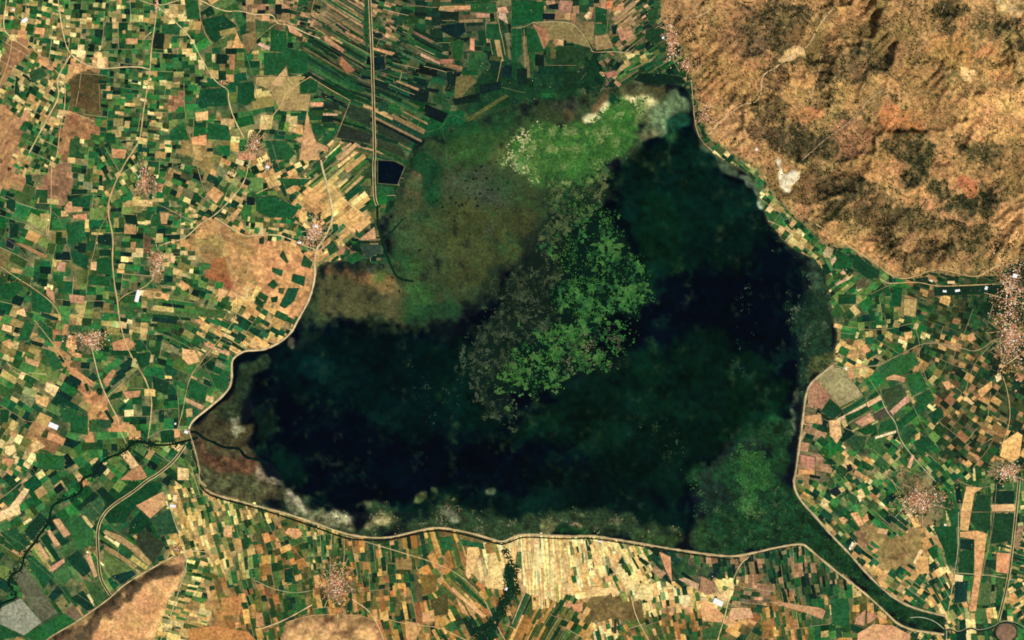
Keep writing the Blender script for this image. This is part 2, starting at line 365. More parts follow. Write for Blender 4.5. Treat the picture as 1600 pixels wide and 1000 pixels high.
# fields one can single out: (outline, colour)
HAND = [
 ("A 1270,120 1400,95 1480,160 1340,270 1290,220", (20,66,38)), ("A 1370,195 1470,170 1480,205 1380,225", (150,130,75)),
 ("A 1450,300 1480,200 1520,300", (225,170,105)), ("A 1510,220 1600,190 1600,280 1545,340", (140,120,75)),
 ("A 1220,705 1300,695 1300,750 1225,755", (238,192,125)), ("A 1490,520 1590,510 1590,620 1540,660 1480,640", (20,70,40)),
 ("A 1250,560 1400,550 1430,660 1240,670", (22,75,42)), ("A 1300,770 1430,790 1440,880 1300,870", (28,85,45)),
 ("A 1060,820 1150,760 1180,870 1060,880", (35,95,50)), ("A 785,240 860,240 860,275 790,275", (214,170,110)),
 ("A 1195,860 1290,840 1290,910 1200,900", (220,160,100)), ("A 965,210 1030,205 1020,310 950,300", (18,38,26)),
 ("A 1030,210 1060,220 1060,300 1030,310", (140,118,66)), ("A 1355,340 1420,340 1420,400 1350,400", (14,45,32)),
 ("A 1440,340 1470,345 1465,440 1435,435", (175,125,80)), ("A 1160,0 1240,0 1250,120 1170,120", (35,85,45)),
 ("A 1020,150 1130,160 1120,220 1010,210", (40,92,50)), ("A 610,360 650,360 655,430 610,425", (255,222,150)),
 ("A 150,690 190,690 180,760 130,750", (215,165,110)), ("A 100,470 130,600 90,590", (18,60,36)), ("A 180,450 260,420 300,470 200,520", (45,80,45)),
 ("A 440,870 500,860 495,950 430,960", (48,85,45)), ("A 660,830 720,840 720,900 650,890", (24,78,42)), ("A 700,930 790,935 780,990 700,985", (226,170,110)),
 ("A 1440,890 1490,890 1490,950 1440,940", (225,180,100)), ("A 1490,960 1600,960 1600,1000 1490,1000", (225,165,115)),
 ("B 100,220 150,215 145,270 105,270", (165,95,65)), ("B 10,280 25,265 90,295 80,315", (222,182,152)),
 ("B 195,150 240,180 290,215 280,230 210,200", (215,160,115)), ("B 0,480 180,480 310,480 270,520 270,590 340,590 335,640 320,690 190,690 150,690 90,560 0,530", (168,144,90)),
 ("B 90,530 190,415 195,470 150,540", (204,166,112)), ("B 320,690 335,770 380,900 400,1000 270,1000 290,870", (215,165,112)),
 ("B 240,870 300,850 450,920 450,950 330,925", (205,160,108)), ("B 425,215 550,310 540,330 430,260", (190,140,102)),
 ("B 520,400 530,350 620,440 570,460", (176,120,82)), ("B 340,640 420,640 420,665 340,665", (225,162,116)),
 ("B 420,710 510,710 510,722 420,722", (215,170,130)), ("B 500,1000 620,890 640,905 535,1000", (200,160,112)),
 ("B 530,930 590,890 600,900 545,940", (205,165,115)), ("B 680,0 700,0 705,250 695,330 670,180", (35,85,45)),
 ("B 690,400 700,350 720,360 720,410", (8,20,22)), ("B 735,360 800,350 810,430 740,440", (10,36,36)),
 ("B 730,200 790,210 790,240 735,235", (12,40,36)), ("B 760,640 820,630 830,690 765,700", (35,76,52)),
 ("B 820,640 900,650 910,720 820,700", (40,95,46)), ("B 1060,650 1200,710 1165,770 1050,720", (10,24,26)),
 ("B 1230,620 1400,580 1400,630 1240,660", (12,36,28)), ("B 1250,480 1340,470 1380,510 1330,550 1280,620 1240,610", (116,106,62)),
 ("B 1100,610 1160,560 1220,680 1110,640", (40,80,46)), ("B 1190,450 1290,450 1240,540 1200,540", (12,40,30)),
 ("B 1310,740 1560,590 1580,600 1330,760", (86,92,46)), ("B 1150,70 1270,75 1265,130 1150,120", (22,42,30)),
 ("B 1160,160 1300,140 1310,200 1250,240 1160,195", (10,36,36)), ("B 1370,80 1460,85 1460,110 1380,110", (196,146,112)),
 ("B 1510,50 1560,40 1580,80 1510,80", (230,172,132)), ("B 1520,80 1560,85 1575,150 1515,110", (226,192,152)),
 ("B 1400,530 1530,510 1530,560 1400,590", (12,36,32)), ("B 1540,410 1600,410 1600,500 1540,470", (12,38,36)),
 ("B 1340,240 1365,240 1365,320 1335,310", (206,140,105)), ("B 1150,370 1240,370 1220,400 1150,395", (176,120,90)),
 ("B 1220,260 1300,250 1290,370 1230,370", (36,84,44)), ("B 1440,150 1520,150 1520,250 1440,240", (28,78,40)),
 ("B 1340,320 1440,330 1430,440 1320,440", (42,84,44)), ("B 1340,20 1500,20 1500,70 1340,75", (38,84,44)),
 ("B 730,295 870,330 850,345 730,310", (216,160,112)), ("B 1030,330 1150,390 1150,405 1030,350", (200,155,120)),
 ("B 0,120 120,160 110,200 0,200", (60,92,50)), ("B 95,180 190,200 190,330 90,320", (28,86,44)), ("B 190,300 330,330 320,460 200,460", (26,80,42)),
 ("B 50,330 200,330 190,400 140,470 50,470", (32,84,44)), ("B 270,500 390,500 380,580 280,580", (28,84,44)),
 ("B 420,640 520,640 520,690 420,680", (30,50,36)), ("B 420,770 500,770 500,800 420,800", (28,70,40)), ("B 350,770 440,790 430,850 350,830", (28,80,42)),
 ("B 60,880 180,880 250,960 200,1000 90,1000", (34,84,46)), ("B 540,780 720,840 715,900 500,860", (38,48,36)), ("B 580,650 715,700 715,800 560,720", (42,62,42)),
 ("B 760,770 970,880 960,910 760,830", (44,58,40)), ("B 760,860 900,920 940,990 760,920", (52,66,42)),
 ("C 130,140 380,140 450,220 495,300 420,280 300,240 235,250 210,180", (138,122,76)), ("C 130,150 210,180 235,250 200,310", (176,126,86)),
 ("C 395,138 510,135 510,300", (140,122,76)), ("C 520,225 600,215 635,300 525,315", (150,126,80)), ("C 190,85 270,85 265,125 190,120", (10,28,30)),
 ("C 450,100 480,70 495,80 470,125", (236,206,142)), ("C 590,10 630,0 625,50 590,55", (216,132,86)), ("C 620,160 660,155 650,215 630,215", (10,40,36)),
 ("C 660,190 740,160 760,220 680,260", (192,142,102)), ("C 30,430 95,425 95,530 35,530", (12,36,28)), ("C 145,340 200,345 200,410 145,410", (10,32,26)),
 ("C 760,500 800,460 930,460 1060,480 1090,520 860,530", (12,40,26)), ("C 300,0 380,10 370,80 290,80", (166,120,96)), ("C 520,150 610,150 605,210 520,210", (34,84,44)),
 ("C 0,0 200,10 200,130 130,140 0,170", (22,80,40)), ("C 520,40 590,60 590,140 520,140", (26,74,40)), ("C 230,30 290,20 290,60 230,60", (12,30,32)),
 ("C 630,45 700,40 700,60 630,70", (206,140,95)), ("C 840,180 950,180 950,250 880,280 830,240", (30,64,36)), ("C 850,60 910,50 920,120 850,130", (40,80,44)),
 ("C 0,180 60,185 60,340 0,420", (24,82,42)), ("C 90,180 150,180 200,320 100,330", (28,84,44)), ("C 560,360 620,420 600,450", (40,60,38)), ("C 580,460 640,440 660,460 600,490", (176,120,95)),
 ("E 400,300 430,260 510,265 515,320 420,330", (216,166,112)), ("E 455,345 540,335 545,375 460,365", (216,152,106)),
 ("E 410,400 520,380 540,500 430,540", (35,95,50)), ("E 440,560 560,600 540,690 450,640", (25,80,45)), ("E 600,620 700,600 695,720 610,710", (25,80,42)),
 ("E 570,640 605,635 600,690 565,685", (240,196,132)), ("E 780,400 850,420 850,465 775,460", (206,156,102)), ("E 770,340 850,345 865,410 790,395", (14,46,30)),
 ("E 40,490 95,500 80,560 40,540", (34,44,50)), ("E 40,250 100,240 90,330 40,300", (18,58,38)), ("E 95,520 130,520 300,600 280,615", (178,132,88)),
 ("E 360,640 410,640 405,695 355,690", (186,142,106)), ("E 1290,210 1340,165 1400,210 1350,275 1320,240", (220,166,106)),
 ("E 1440,350 1490,300 1510,310 1450,390", (216,166,112)), ("E 1000,330 1060,330 1040,400 1000,400", (200,150,100)),
 ("E 610,470 700,460 700,540 610,520", (16,50,38)), ("E 110,940 150,925 165,980 100,960", (246,205,135)), ("E 450,180 550,190 540,210 440,250", (18,50,30)),
 ("E 450,240 570,220 560,300 450,290", (24,76,42)), ("E 60,400 120,400 110,480 60,490", (20,58,40)), ("E 620,560 700,560 695,600 620,600", (20,60,38)),
 ("E 200,820 330,880 320,960 200,940", (28,84,44)), ("E 0,780 100,760 150,800 60,880 0,860", (26,80,42)), ("E 290,790 340,830 345,900 290,840", (206,150,106)), ("E 430,840 530,850 520,900 440,890", (200,150,110)),
 ("E 560,720 690,730 690,790 560,780", (30,86,44)), ("E 960,340 1000,330 1010,410 930,420", (34,84,44)), ("E 1130,750 1190,790 1150,820 1120,790", (216,168,104)), ("E 1370,800 1430,820 1400,860 1350,850", (220,172,112)),
 ("E 1270,930 1420,940 1400,990 1250,980", (70,100,50)), ("E 1010,830 1060,840 1050,880 1000,860", (226,176,106)), ("E 1020,320 1130,330 1110,350", (40,80,44)),
 ("F 760,170 860,170 850,220 760,230", (35,90,46)), ("F 100,670 170,690 160,730 100,700", (35,85,50)), ("F 70,780 110,745 140,780 110,810", (28,78,42)),
 ("F 230,710 310,730 300,790 220,760", (25,75,45)), ("F 300,590 355,640 340,680 280,660", (40,86,50)), ("F 200,800 270,800 240,880 180,930 145,910", (25,76,46)),
 ("F 90,860 140,850 130,890 100,890", (20,62,38)), ("F 0,850 50,890 40,930 0,900", (22,66,40)), ("F 480,400 510,400 520,440 480,460", (25,80,42)),
 ("F 20,490 50,480 50,525 20,525", (20,60,40)), ("F 640,500 740,420 750,490 700,500", (216,162,116)), ("F 0,230 120,230 270,300 230,360 90,360 0,320", (26,82,44)),
 ("F 180,160 300,160 340,120 130,115", (34,86,46)), ("F 140,800 180,800 170,840 140,830", (60,80,48)), ("F 145,600 170,560 205,640 190,645", (40,76,44)),
 ("F 560,620 640,570 660,620 600,650", (28,84,42)), ("F 660,530 780,530 790,580 690,610 660,570", (52,74,58)), ("F 440,540 480,500 520,560 460,600", (36,76,42)), ("F 500,540 560,540 550,590 510,590", (176,130,90)),
 ("F 265,310 320,320 300,400 270,380", (236,186,110)), ("F 330,210 390,200 380,280 330,250", (236,186,112)), ("F 380,340 410,320 400,380 380,380", (30,76,42)),
 ("I 160,235 250,265 235,295 160,265", (216,162,112)), ("I 290,385 370,420 340,480 280,440", (252,216,150)), ("I 220,460 310,500 290,545 225,520", (226,176,112)),
 ("I 750,840 800,815 870,910 830,930", (236,196,132)), ("I 830,930 880,910 920,980 880,1000 750,1000", (196,142,96)), ("I 1150,480 1280,540 1260,560 1160,510", (206,162,116)),
 ("I 700,140 800,110 850,150 800,190 710,190", (206,152,102)), ("I 680,190 850,190 860,230 700,220", (18,70,36)), ("I 640,380 700,310 730,315 670,420", (206,152,102)),
 ("I 1140,180 1220,190 1250,260 1180,280 1140,240", (240,190,122)), ("I 1280,140 1440,210 1430,225 1280,160", (226,172,126)), ("I 650,570 670,560 715,630 700,650", (16,52,34)),
 ("I 525,400 545,395 560,440 540,450", (16,52,32)), ("I 110,130 160,0 215,30 180,130", (35,95,50)), ("I 1110,920 1180,930 1180,1000 1110,1000", (236,206,136)),
 ("I 20,25 75,40 70,80 10,60", (246,202,136)), ("I 10,140 60,120 90,160 60,180", (236,182,116)), ("I 35,790 90,780 100,820 60,850 30,830", (242,212,142)),
 ("I 10,860 90,870 60,930", (206,142,96)), ("I 1000,690 1090,690 1090,760 1010,770", (18,62,36)), ("I 190,780 230,750 285,790 200,830", (236,192,126)),
 ("I 600,420 640,430 640,470 615,470", (16,60,36)), ("I 765,450 880,440 870,480 790,490", (200,150,100)), ("I 690,470 770,440 760,480 690,500", (24,70,38)), ("I 840,210 940,200 930,300 870,290", (26,76,40)),
 ("I 950,350 1060,390 1040,470 960,430", (22,60,38)), ("I 1180,360 1300,420 1280,520 1180,480", (28,84,44)), ("I 1300,330 1430,360 1420,440 1330,420", (30,86,44)), ("I 380,540 480,560 470,640 390,640", (36,92,46)), ("I 440,600 550,600 550,720 440,700", (30,88,44)),
 ("I 250,0 330,60 330,150 240,100", (34,86,46)), ("I 260,180 340,200 400,300 330,320", (44,98,50)), ("I 0,560 60,560 50,640 0,640", (26,74,40)), ("I 220,830 400,850 400,940 240,930", (40,98,48)), ("I 830,120 900,130 890,200 850,200", (30,80,42)),
 ("M 600,70 640,40 720,120 690,160", (15,50,32)), ("M 480,170 590,70 620,100 500,185", (16,50,36)), ("M 770,110 900,40 960,10 1010,20 1010,50 810,190", (20,70,38)),
 ("M 650,230 740,170 830,180 780,270 680,270", (18,66,36)), ("M 820,260 880,190 940,250 880,330 800,340", (15,60,34)), ("M 850,160 1020,70 1040,150 940,240", (206,156,106)),
 ("M 940,250 1060,180 1120,330 960,350 990,300", (42,82,50)), ("M 870,290 960,350 1030,400 960,520 850,400", (50,62,42)), ("M 690,600 820,555 850,590 760,650", (20,56,46)),
 ("M 650,310 760,350 870,430 950,520 930,540 800,420 660,340", (172,142,92)), ("M 650,410 720,440 860,540 840,550 650,430", (170,140,90)), ("M 650,440 840,560 690,600 650,520", (98,122,62)),
 ("M 490,200 620,100 650,170 590,260", (56,96,56)), ("M 400,260 480,210 580,310 590,400 490,440", (46,96,50)), ("M 410,490 490,440 580,560 520,610", (20,64,42)),
 ("M 160,480 200,470 340,600 270,680", (28,84,46)), ("M 80,600 150,540 360,830 260,890", (96,98,72)), ("M 0,800 130,740 260,890 150,970 0,900", (150,152,126)),
 ("M 210,390 245,390 310,490 290,500", (206,160,112)), ("M 290,320 310,310 375,400 350,420", (216,166,120)), ("M 330,250 370,240 440,340 400,360", (206,156,112)),
 ("M 310,545 400,490 405,515 325,575", (206,156,116)), ("M 300,730 370,650 400,700 330,760", (18,52,42)), ("M 150,970 300,890 440,810 480,880 340,960 290,1000 200,1000", (35,94,46)),
 ("M 400,830 460,780 510,850 470,880", (122,102,76)), ("M 440,740 520,690 590,800 550,820", (18,54,34)), ("M 490,715 505,710 565,815 550,825", (216,172,120)),
 ("M 0,200 60,170 150,50 185,60 120,160 130,210 40,240 0,260", (250,214,150)), ("M 530,470 560,450 610,600 590,610", (210,166,120)), ("M 1080,90 1110,95 1105,140 1080,130", (250,215,150)),
 ("M 1380,740 1510,720 1500,840 1390,850", (190,132,76)), ("M 1180,930 1350,910 1550,950 1600,1000 1180,1000", (196,136,76)), ("M 1400,290 1450,290 1450,360 1400,350", (236,182,122)),
 ("M 0,330 100,300 190,400 120,450", (32,80,44)), ("M 150,320 250,200 300,250 200,380", (22,62,38)), ("M 320,600 410,520 460,600 390,670", (60,104,56)), ("M 360,440 480,350 520,400 410,490", (66,104,56)), ("M 520,620 590,650 680,720 600,790", (60,96,50)), ("M 0,900 140,975 0,1000", (28,80,42)),
 ("N 180,330 200,300 270,305 290,340 250,370", (226,166,112)), ("N 1150,360 1220,350 1225,440 1150,430", (40,98,50)), ("N 1030,600 1130,590 1120,700 1040,720", (122,98,48)),
 ("N 1320,420 1390,420 1400,460 1330,620 1310,590", (236,192,122)), ("N 1460,460 1500,460 1540,600 1570,640 1560,690 1440,670", (252,216,136)), ("N 1280,370 1420,400 1430,430 1290,410", (34,84,46)),
 ("N 1210,680 1230,670 1440,850 1420,865", (222,172,112)), ("N 1240,620 1270,610 1450,790 1440,810", (30,84,42)), ("N 1250,730 1300,790 1330,850 1280,820", (226,170,110)), ("N 180,560 230,550 230,640 180,640", (18,56,36)), ("N 870,500 970,490 970,560 880,560", (150,125,70)),
 ("N 1090,760 1200,700 1200,840 1110,850", (82,78,42)), ("N 1040,830 1110,810 1120,880 1040,890", (206,156,100)), ("N 360,600 390,590 420,660 370,680", (222,170,105)), ("N 0,830 40,830 50,910 0,920", (200,150,95)), ("N 930,880 1040,900 1000,1000 940,1000", (210,160,100)), ("N 570,770 600,760 600,820 570,820", (24,62,40)),
 ("O 800,480 860,520 840,540 790,500", (14,50,34)), ("O 660,520 690,480 710,530", (16,60,40)), ("O 0,560 20,540 15,610 0,600", (14,40,36)), ("O 600,590 610,540 640,580", (16,40,32)),
 ("O 1040,620 1080,610 1170,650 1160,690", (202,162,122)), ("O 1180,600 1270,640 1290,700 1220,720 1175,690", (166,126,92)), ("O 1180,780 1250,780 1325,850 1310,890 1190,880", (226,172,112)),
 ("O 1370,800 1490,800 1510,860 1345,880", (216,166,122)), ("O 1190,930 1310,910 1280,1000 1190,1000", (60,96,50)), ("O 800,660 880,650 880,750 760,740", (255,226,150)), ("O 640,550 680,540 780,680 720,690", (255,226,150)),
 ("O 500,670 640,680 600,720 500,730", (255,216,140)), ("O 30,450 60,450 60,560 20,540", (90,116,66)), ("O 920,450 990,480 1000,640 960,560", (226,160,110)), ("O 140,400 170,400 150,560 130,540", (255,232,160)), ("O 150,440 190,440 180,560 140,560", (255,232,158)), ("O 240,480 270,480 260,760 240,740", (255,226,150)), ("O 370,780 440,770 440,820 390,820", (214,150,105)), ("O 640,870 655,870 650,960 635,960", (70,50,40)),
 ("P 550,860 610,810 600,910 540,900", (192,142,106)), ("P 620,820 690,850 640,890 620,900", (196,140,105)), ("P 560,960 660,900 780,910 890,970 880,1010 560,1010", (220,166,116)),
 ("P 520,900 620,940 560,960 520,940", (18,56,34)), ("P 390,740 500,740 510,790 510,930 400,900", (35,90,46)), ("P 0,760 60,760 330,800 360,820 340,870 270,840 100,790", (202,152,106)),
 ("P 1030,290 1170,290 1190,450 1180,560 1120,520 1100,440", (26,80,42)), ("P 1110,180 1200,180 1195,280 1160,310", (30,84,46)), ("P 1200,370 1290,375 1285,440 1200,430", (18,54,40)),
 ("P 1200,440 1290,440 1280,600 1190,600", (28,74,42)), ("P 1170,640 1250,630 1240,760 1165,770", (22,58,48)), ("P 1310,640 1400,650 1380,780 1310,780", (86,110,62)),
 ("P 905,520 950,430 970,440 920,530", (246,206,142)), ("P 950,470 1000,480 1005,580 930,590 920,530", (226,176,106)), ("P 1410,70 1540,70 1540,150 1400,145", (20,52,34)),
 ("P 1390,155 1540,150 1545,195 1400,195", (226,176,122)), ("P 1560,290 1600,290 1560,440 1540,420", (160,126,92)), ("P 505,430 525,385 540,395 515,440", (250,236,210)),
 ("P 1240,40 1340,50 1290,80 1250,320 1200,310 1205,200", (226,176,112)), ("P 1200,325 1310,318 1370,335 1350,480 1330,600 1300,820 1255,820 1290,600 1290,372 1200,355", (222,166,108)), ("P 1430,455 1520,460 1510,585 1425,575", (236,168,112)),
 ("P 1360,500 1425,500 1425,560 1360,540", (24,60,36)), ("P 1400,210 1540,210 1530,380 1390,400", (30,70,40)), ("P 1260,240 1310,90 1390,100 1390,320 1300,310", (32,72,42)), ("P 680,330 690,300 750,310 740,345", (226,180,122)), ("P 515,210 560,200 600,280 570,290", (236,182,118)), ("P 590,240 620,210 630,250 600,270", (226,166,106)), ("P 440,240 470,230 500,250 470,280", (230,180,120)), ("P 370,140 520,240 580,310 550,320 400,190", (28,76,40)), ("P 380,70 430,40 460,80 420,105", (22,38,40)), ("P 500,70 560,110 540,160 500,120", (46,88,50)),
 ("L 310,370 400,290 480,310 590,470 450,545 380,450", (160,150,102)), ("L 250,420 300,385 385,480 330,550 250,540", (172,124,94)), ("L 330,570 390,490 470,570 410,620", (26,68,38)),
 ("L 430,620 610,520 615,535 440,635", (222,186,142)), ("L 615,515 700,470 715,495 625,545", (226,182,132)), ("L 690,300 780,240 910,200 940,270 850,340 720,360", (46,98,50)),
 ("L 710,440 830,400 860,460 760,570 720,490", (56,76,46)), ("L 760,570 870,470 890,500 780,595", (192,146,116)), ("L 670,730 800,690 800,705 670,745", (252,226,172)),
 ("L 540,640 640,580 670,630 590,665", (202,152,112)), ("L 800,640 950,520 980,560 820,690", (26,80,42)), ("L 1310,440 1400,380 1400,420 1330,490", (240,182,112)),
 ("L 1470,760 1560,700 1590,720 1570,860 1520,890 1450,850", (246,192,116)), ("L 380,630 450,620 460,720 430,770 390,720", (236,186,126)), ("L 470,560 600,480 610,500 480,590", (28,78,42)),
 ("L 480,600 620,540 640,560 500,640", (30,80,42)), ("L 660,590 730,550 760,590 680,630", (82,80,62)), ("L 640,470 700,440 700,465 620,500", (26,78,40)), ("L 690,620 790,590 800,630 700,670", (88,100,60)), ("L 550,690 680,650 680,700 610,720", (22,76,38)), ("L 700,640 800,610 810,680 690,710", (34,84,44)),
 ("L 860,350 950,320 1000,420 900,480", (40,96,48)), ("L 920,480 1020,430 1040,500 950,560", (34,88,44)), ("L 1000,590 1080,540 1100,590 1040,660", (22,70,40)), ("L 910,770 970,720 1040,780 960,860", (26,76,42)), ("L 830,690 900,650 930,700 860,760", (40,84,46)),
 ("L 920,720 950,700 950,740 920,755", (232,180,110)), ("L 1090,390 1130,380 1150,420 1120,440", (226,170,112)), ("L 1220,490 1240,475 1290,520 1270,530", (246,206,142)), ("L 1420,350 1450,320 1460,370 1430,390", (250,216,160)), ("L 1240,100 1280,80 1300,120 1260,140", (222,156,106)), ("L 580,170 610,150 640,190 600,210", (232,170,112)), ("L 610,220 680,185 690,205 620,250", (22,76,40)), ("L 500,200 570,180 570,230 530,230", (206,166,102)), ("L 850,80 900,70 900,110 860,120", (226,176,110)), ("L 415,20 465,30 460,55 410,45", (226,180,112)), ("L 870,920 900,840 915,850 890,930", (232,182,132)), ("L 230,600 330,590 340,650 240,640", (222,166,112)), ("L 200,840 290,860 290,950 210,920", (196,140,108)), ("L 190,935 295,935 290,965 190,965", (222,160,100)), ("L 480,760 530,720 620,730 600,800 540,820", (46,80,46)), ("L 560,740 625,730 610,775 560,760", (150,120,100)), ("L 490,910 520,900 530,940 500,950", (22,40,40)), ("L 500,320 535,320 535,365 505,365", (222,155,108)), ("L 740,360 790,340 860,360 850,390 790,375 740,375", (206,160,110)),
 ("H 470,600 560,590 620,650 700,690 690,740 620,740 540,680", (22,64,38)), ("H 430,560 540,620 520,680 400,680", (28,84,44)), ("H 340,580 370,540 410,560 390,610 350,610", (176,156,110)), ("H 550,760 610,730 610,790 560,810", (84,78,56)), ("H 780,790 840,800 830,920 770,910", (18,76,40)), ("H 440,840 550,840 550,900 440,900", (22,70,38)), ("H 390,630 420,600 430,620 400,660", (206,176,132)), ("H 420,775 500,730 510,745 430,785", (206,172,126)), ("H 450,700 470,690 490,710 470,720", (220,176,130)), ("H 100,380 130,370 140,400 110,400", (16,44,34)), ("H 130,400 160,370 180,390 150,425", (222,176,116)), ("H 920,740 1000,730 1000,770 920,760", (24,56,32)), ("H 1040,795 1240,790 1480,780 1520,850 1300,840 1040,850", (18,48,30)), ("H 880,920 910,920 910,970 880,970", (22,48,42)), ("H 850,870 930,870 920,980 850,970", (190,160,100)),
]

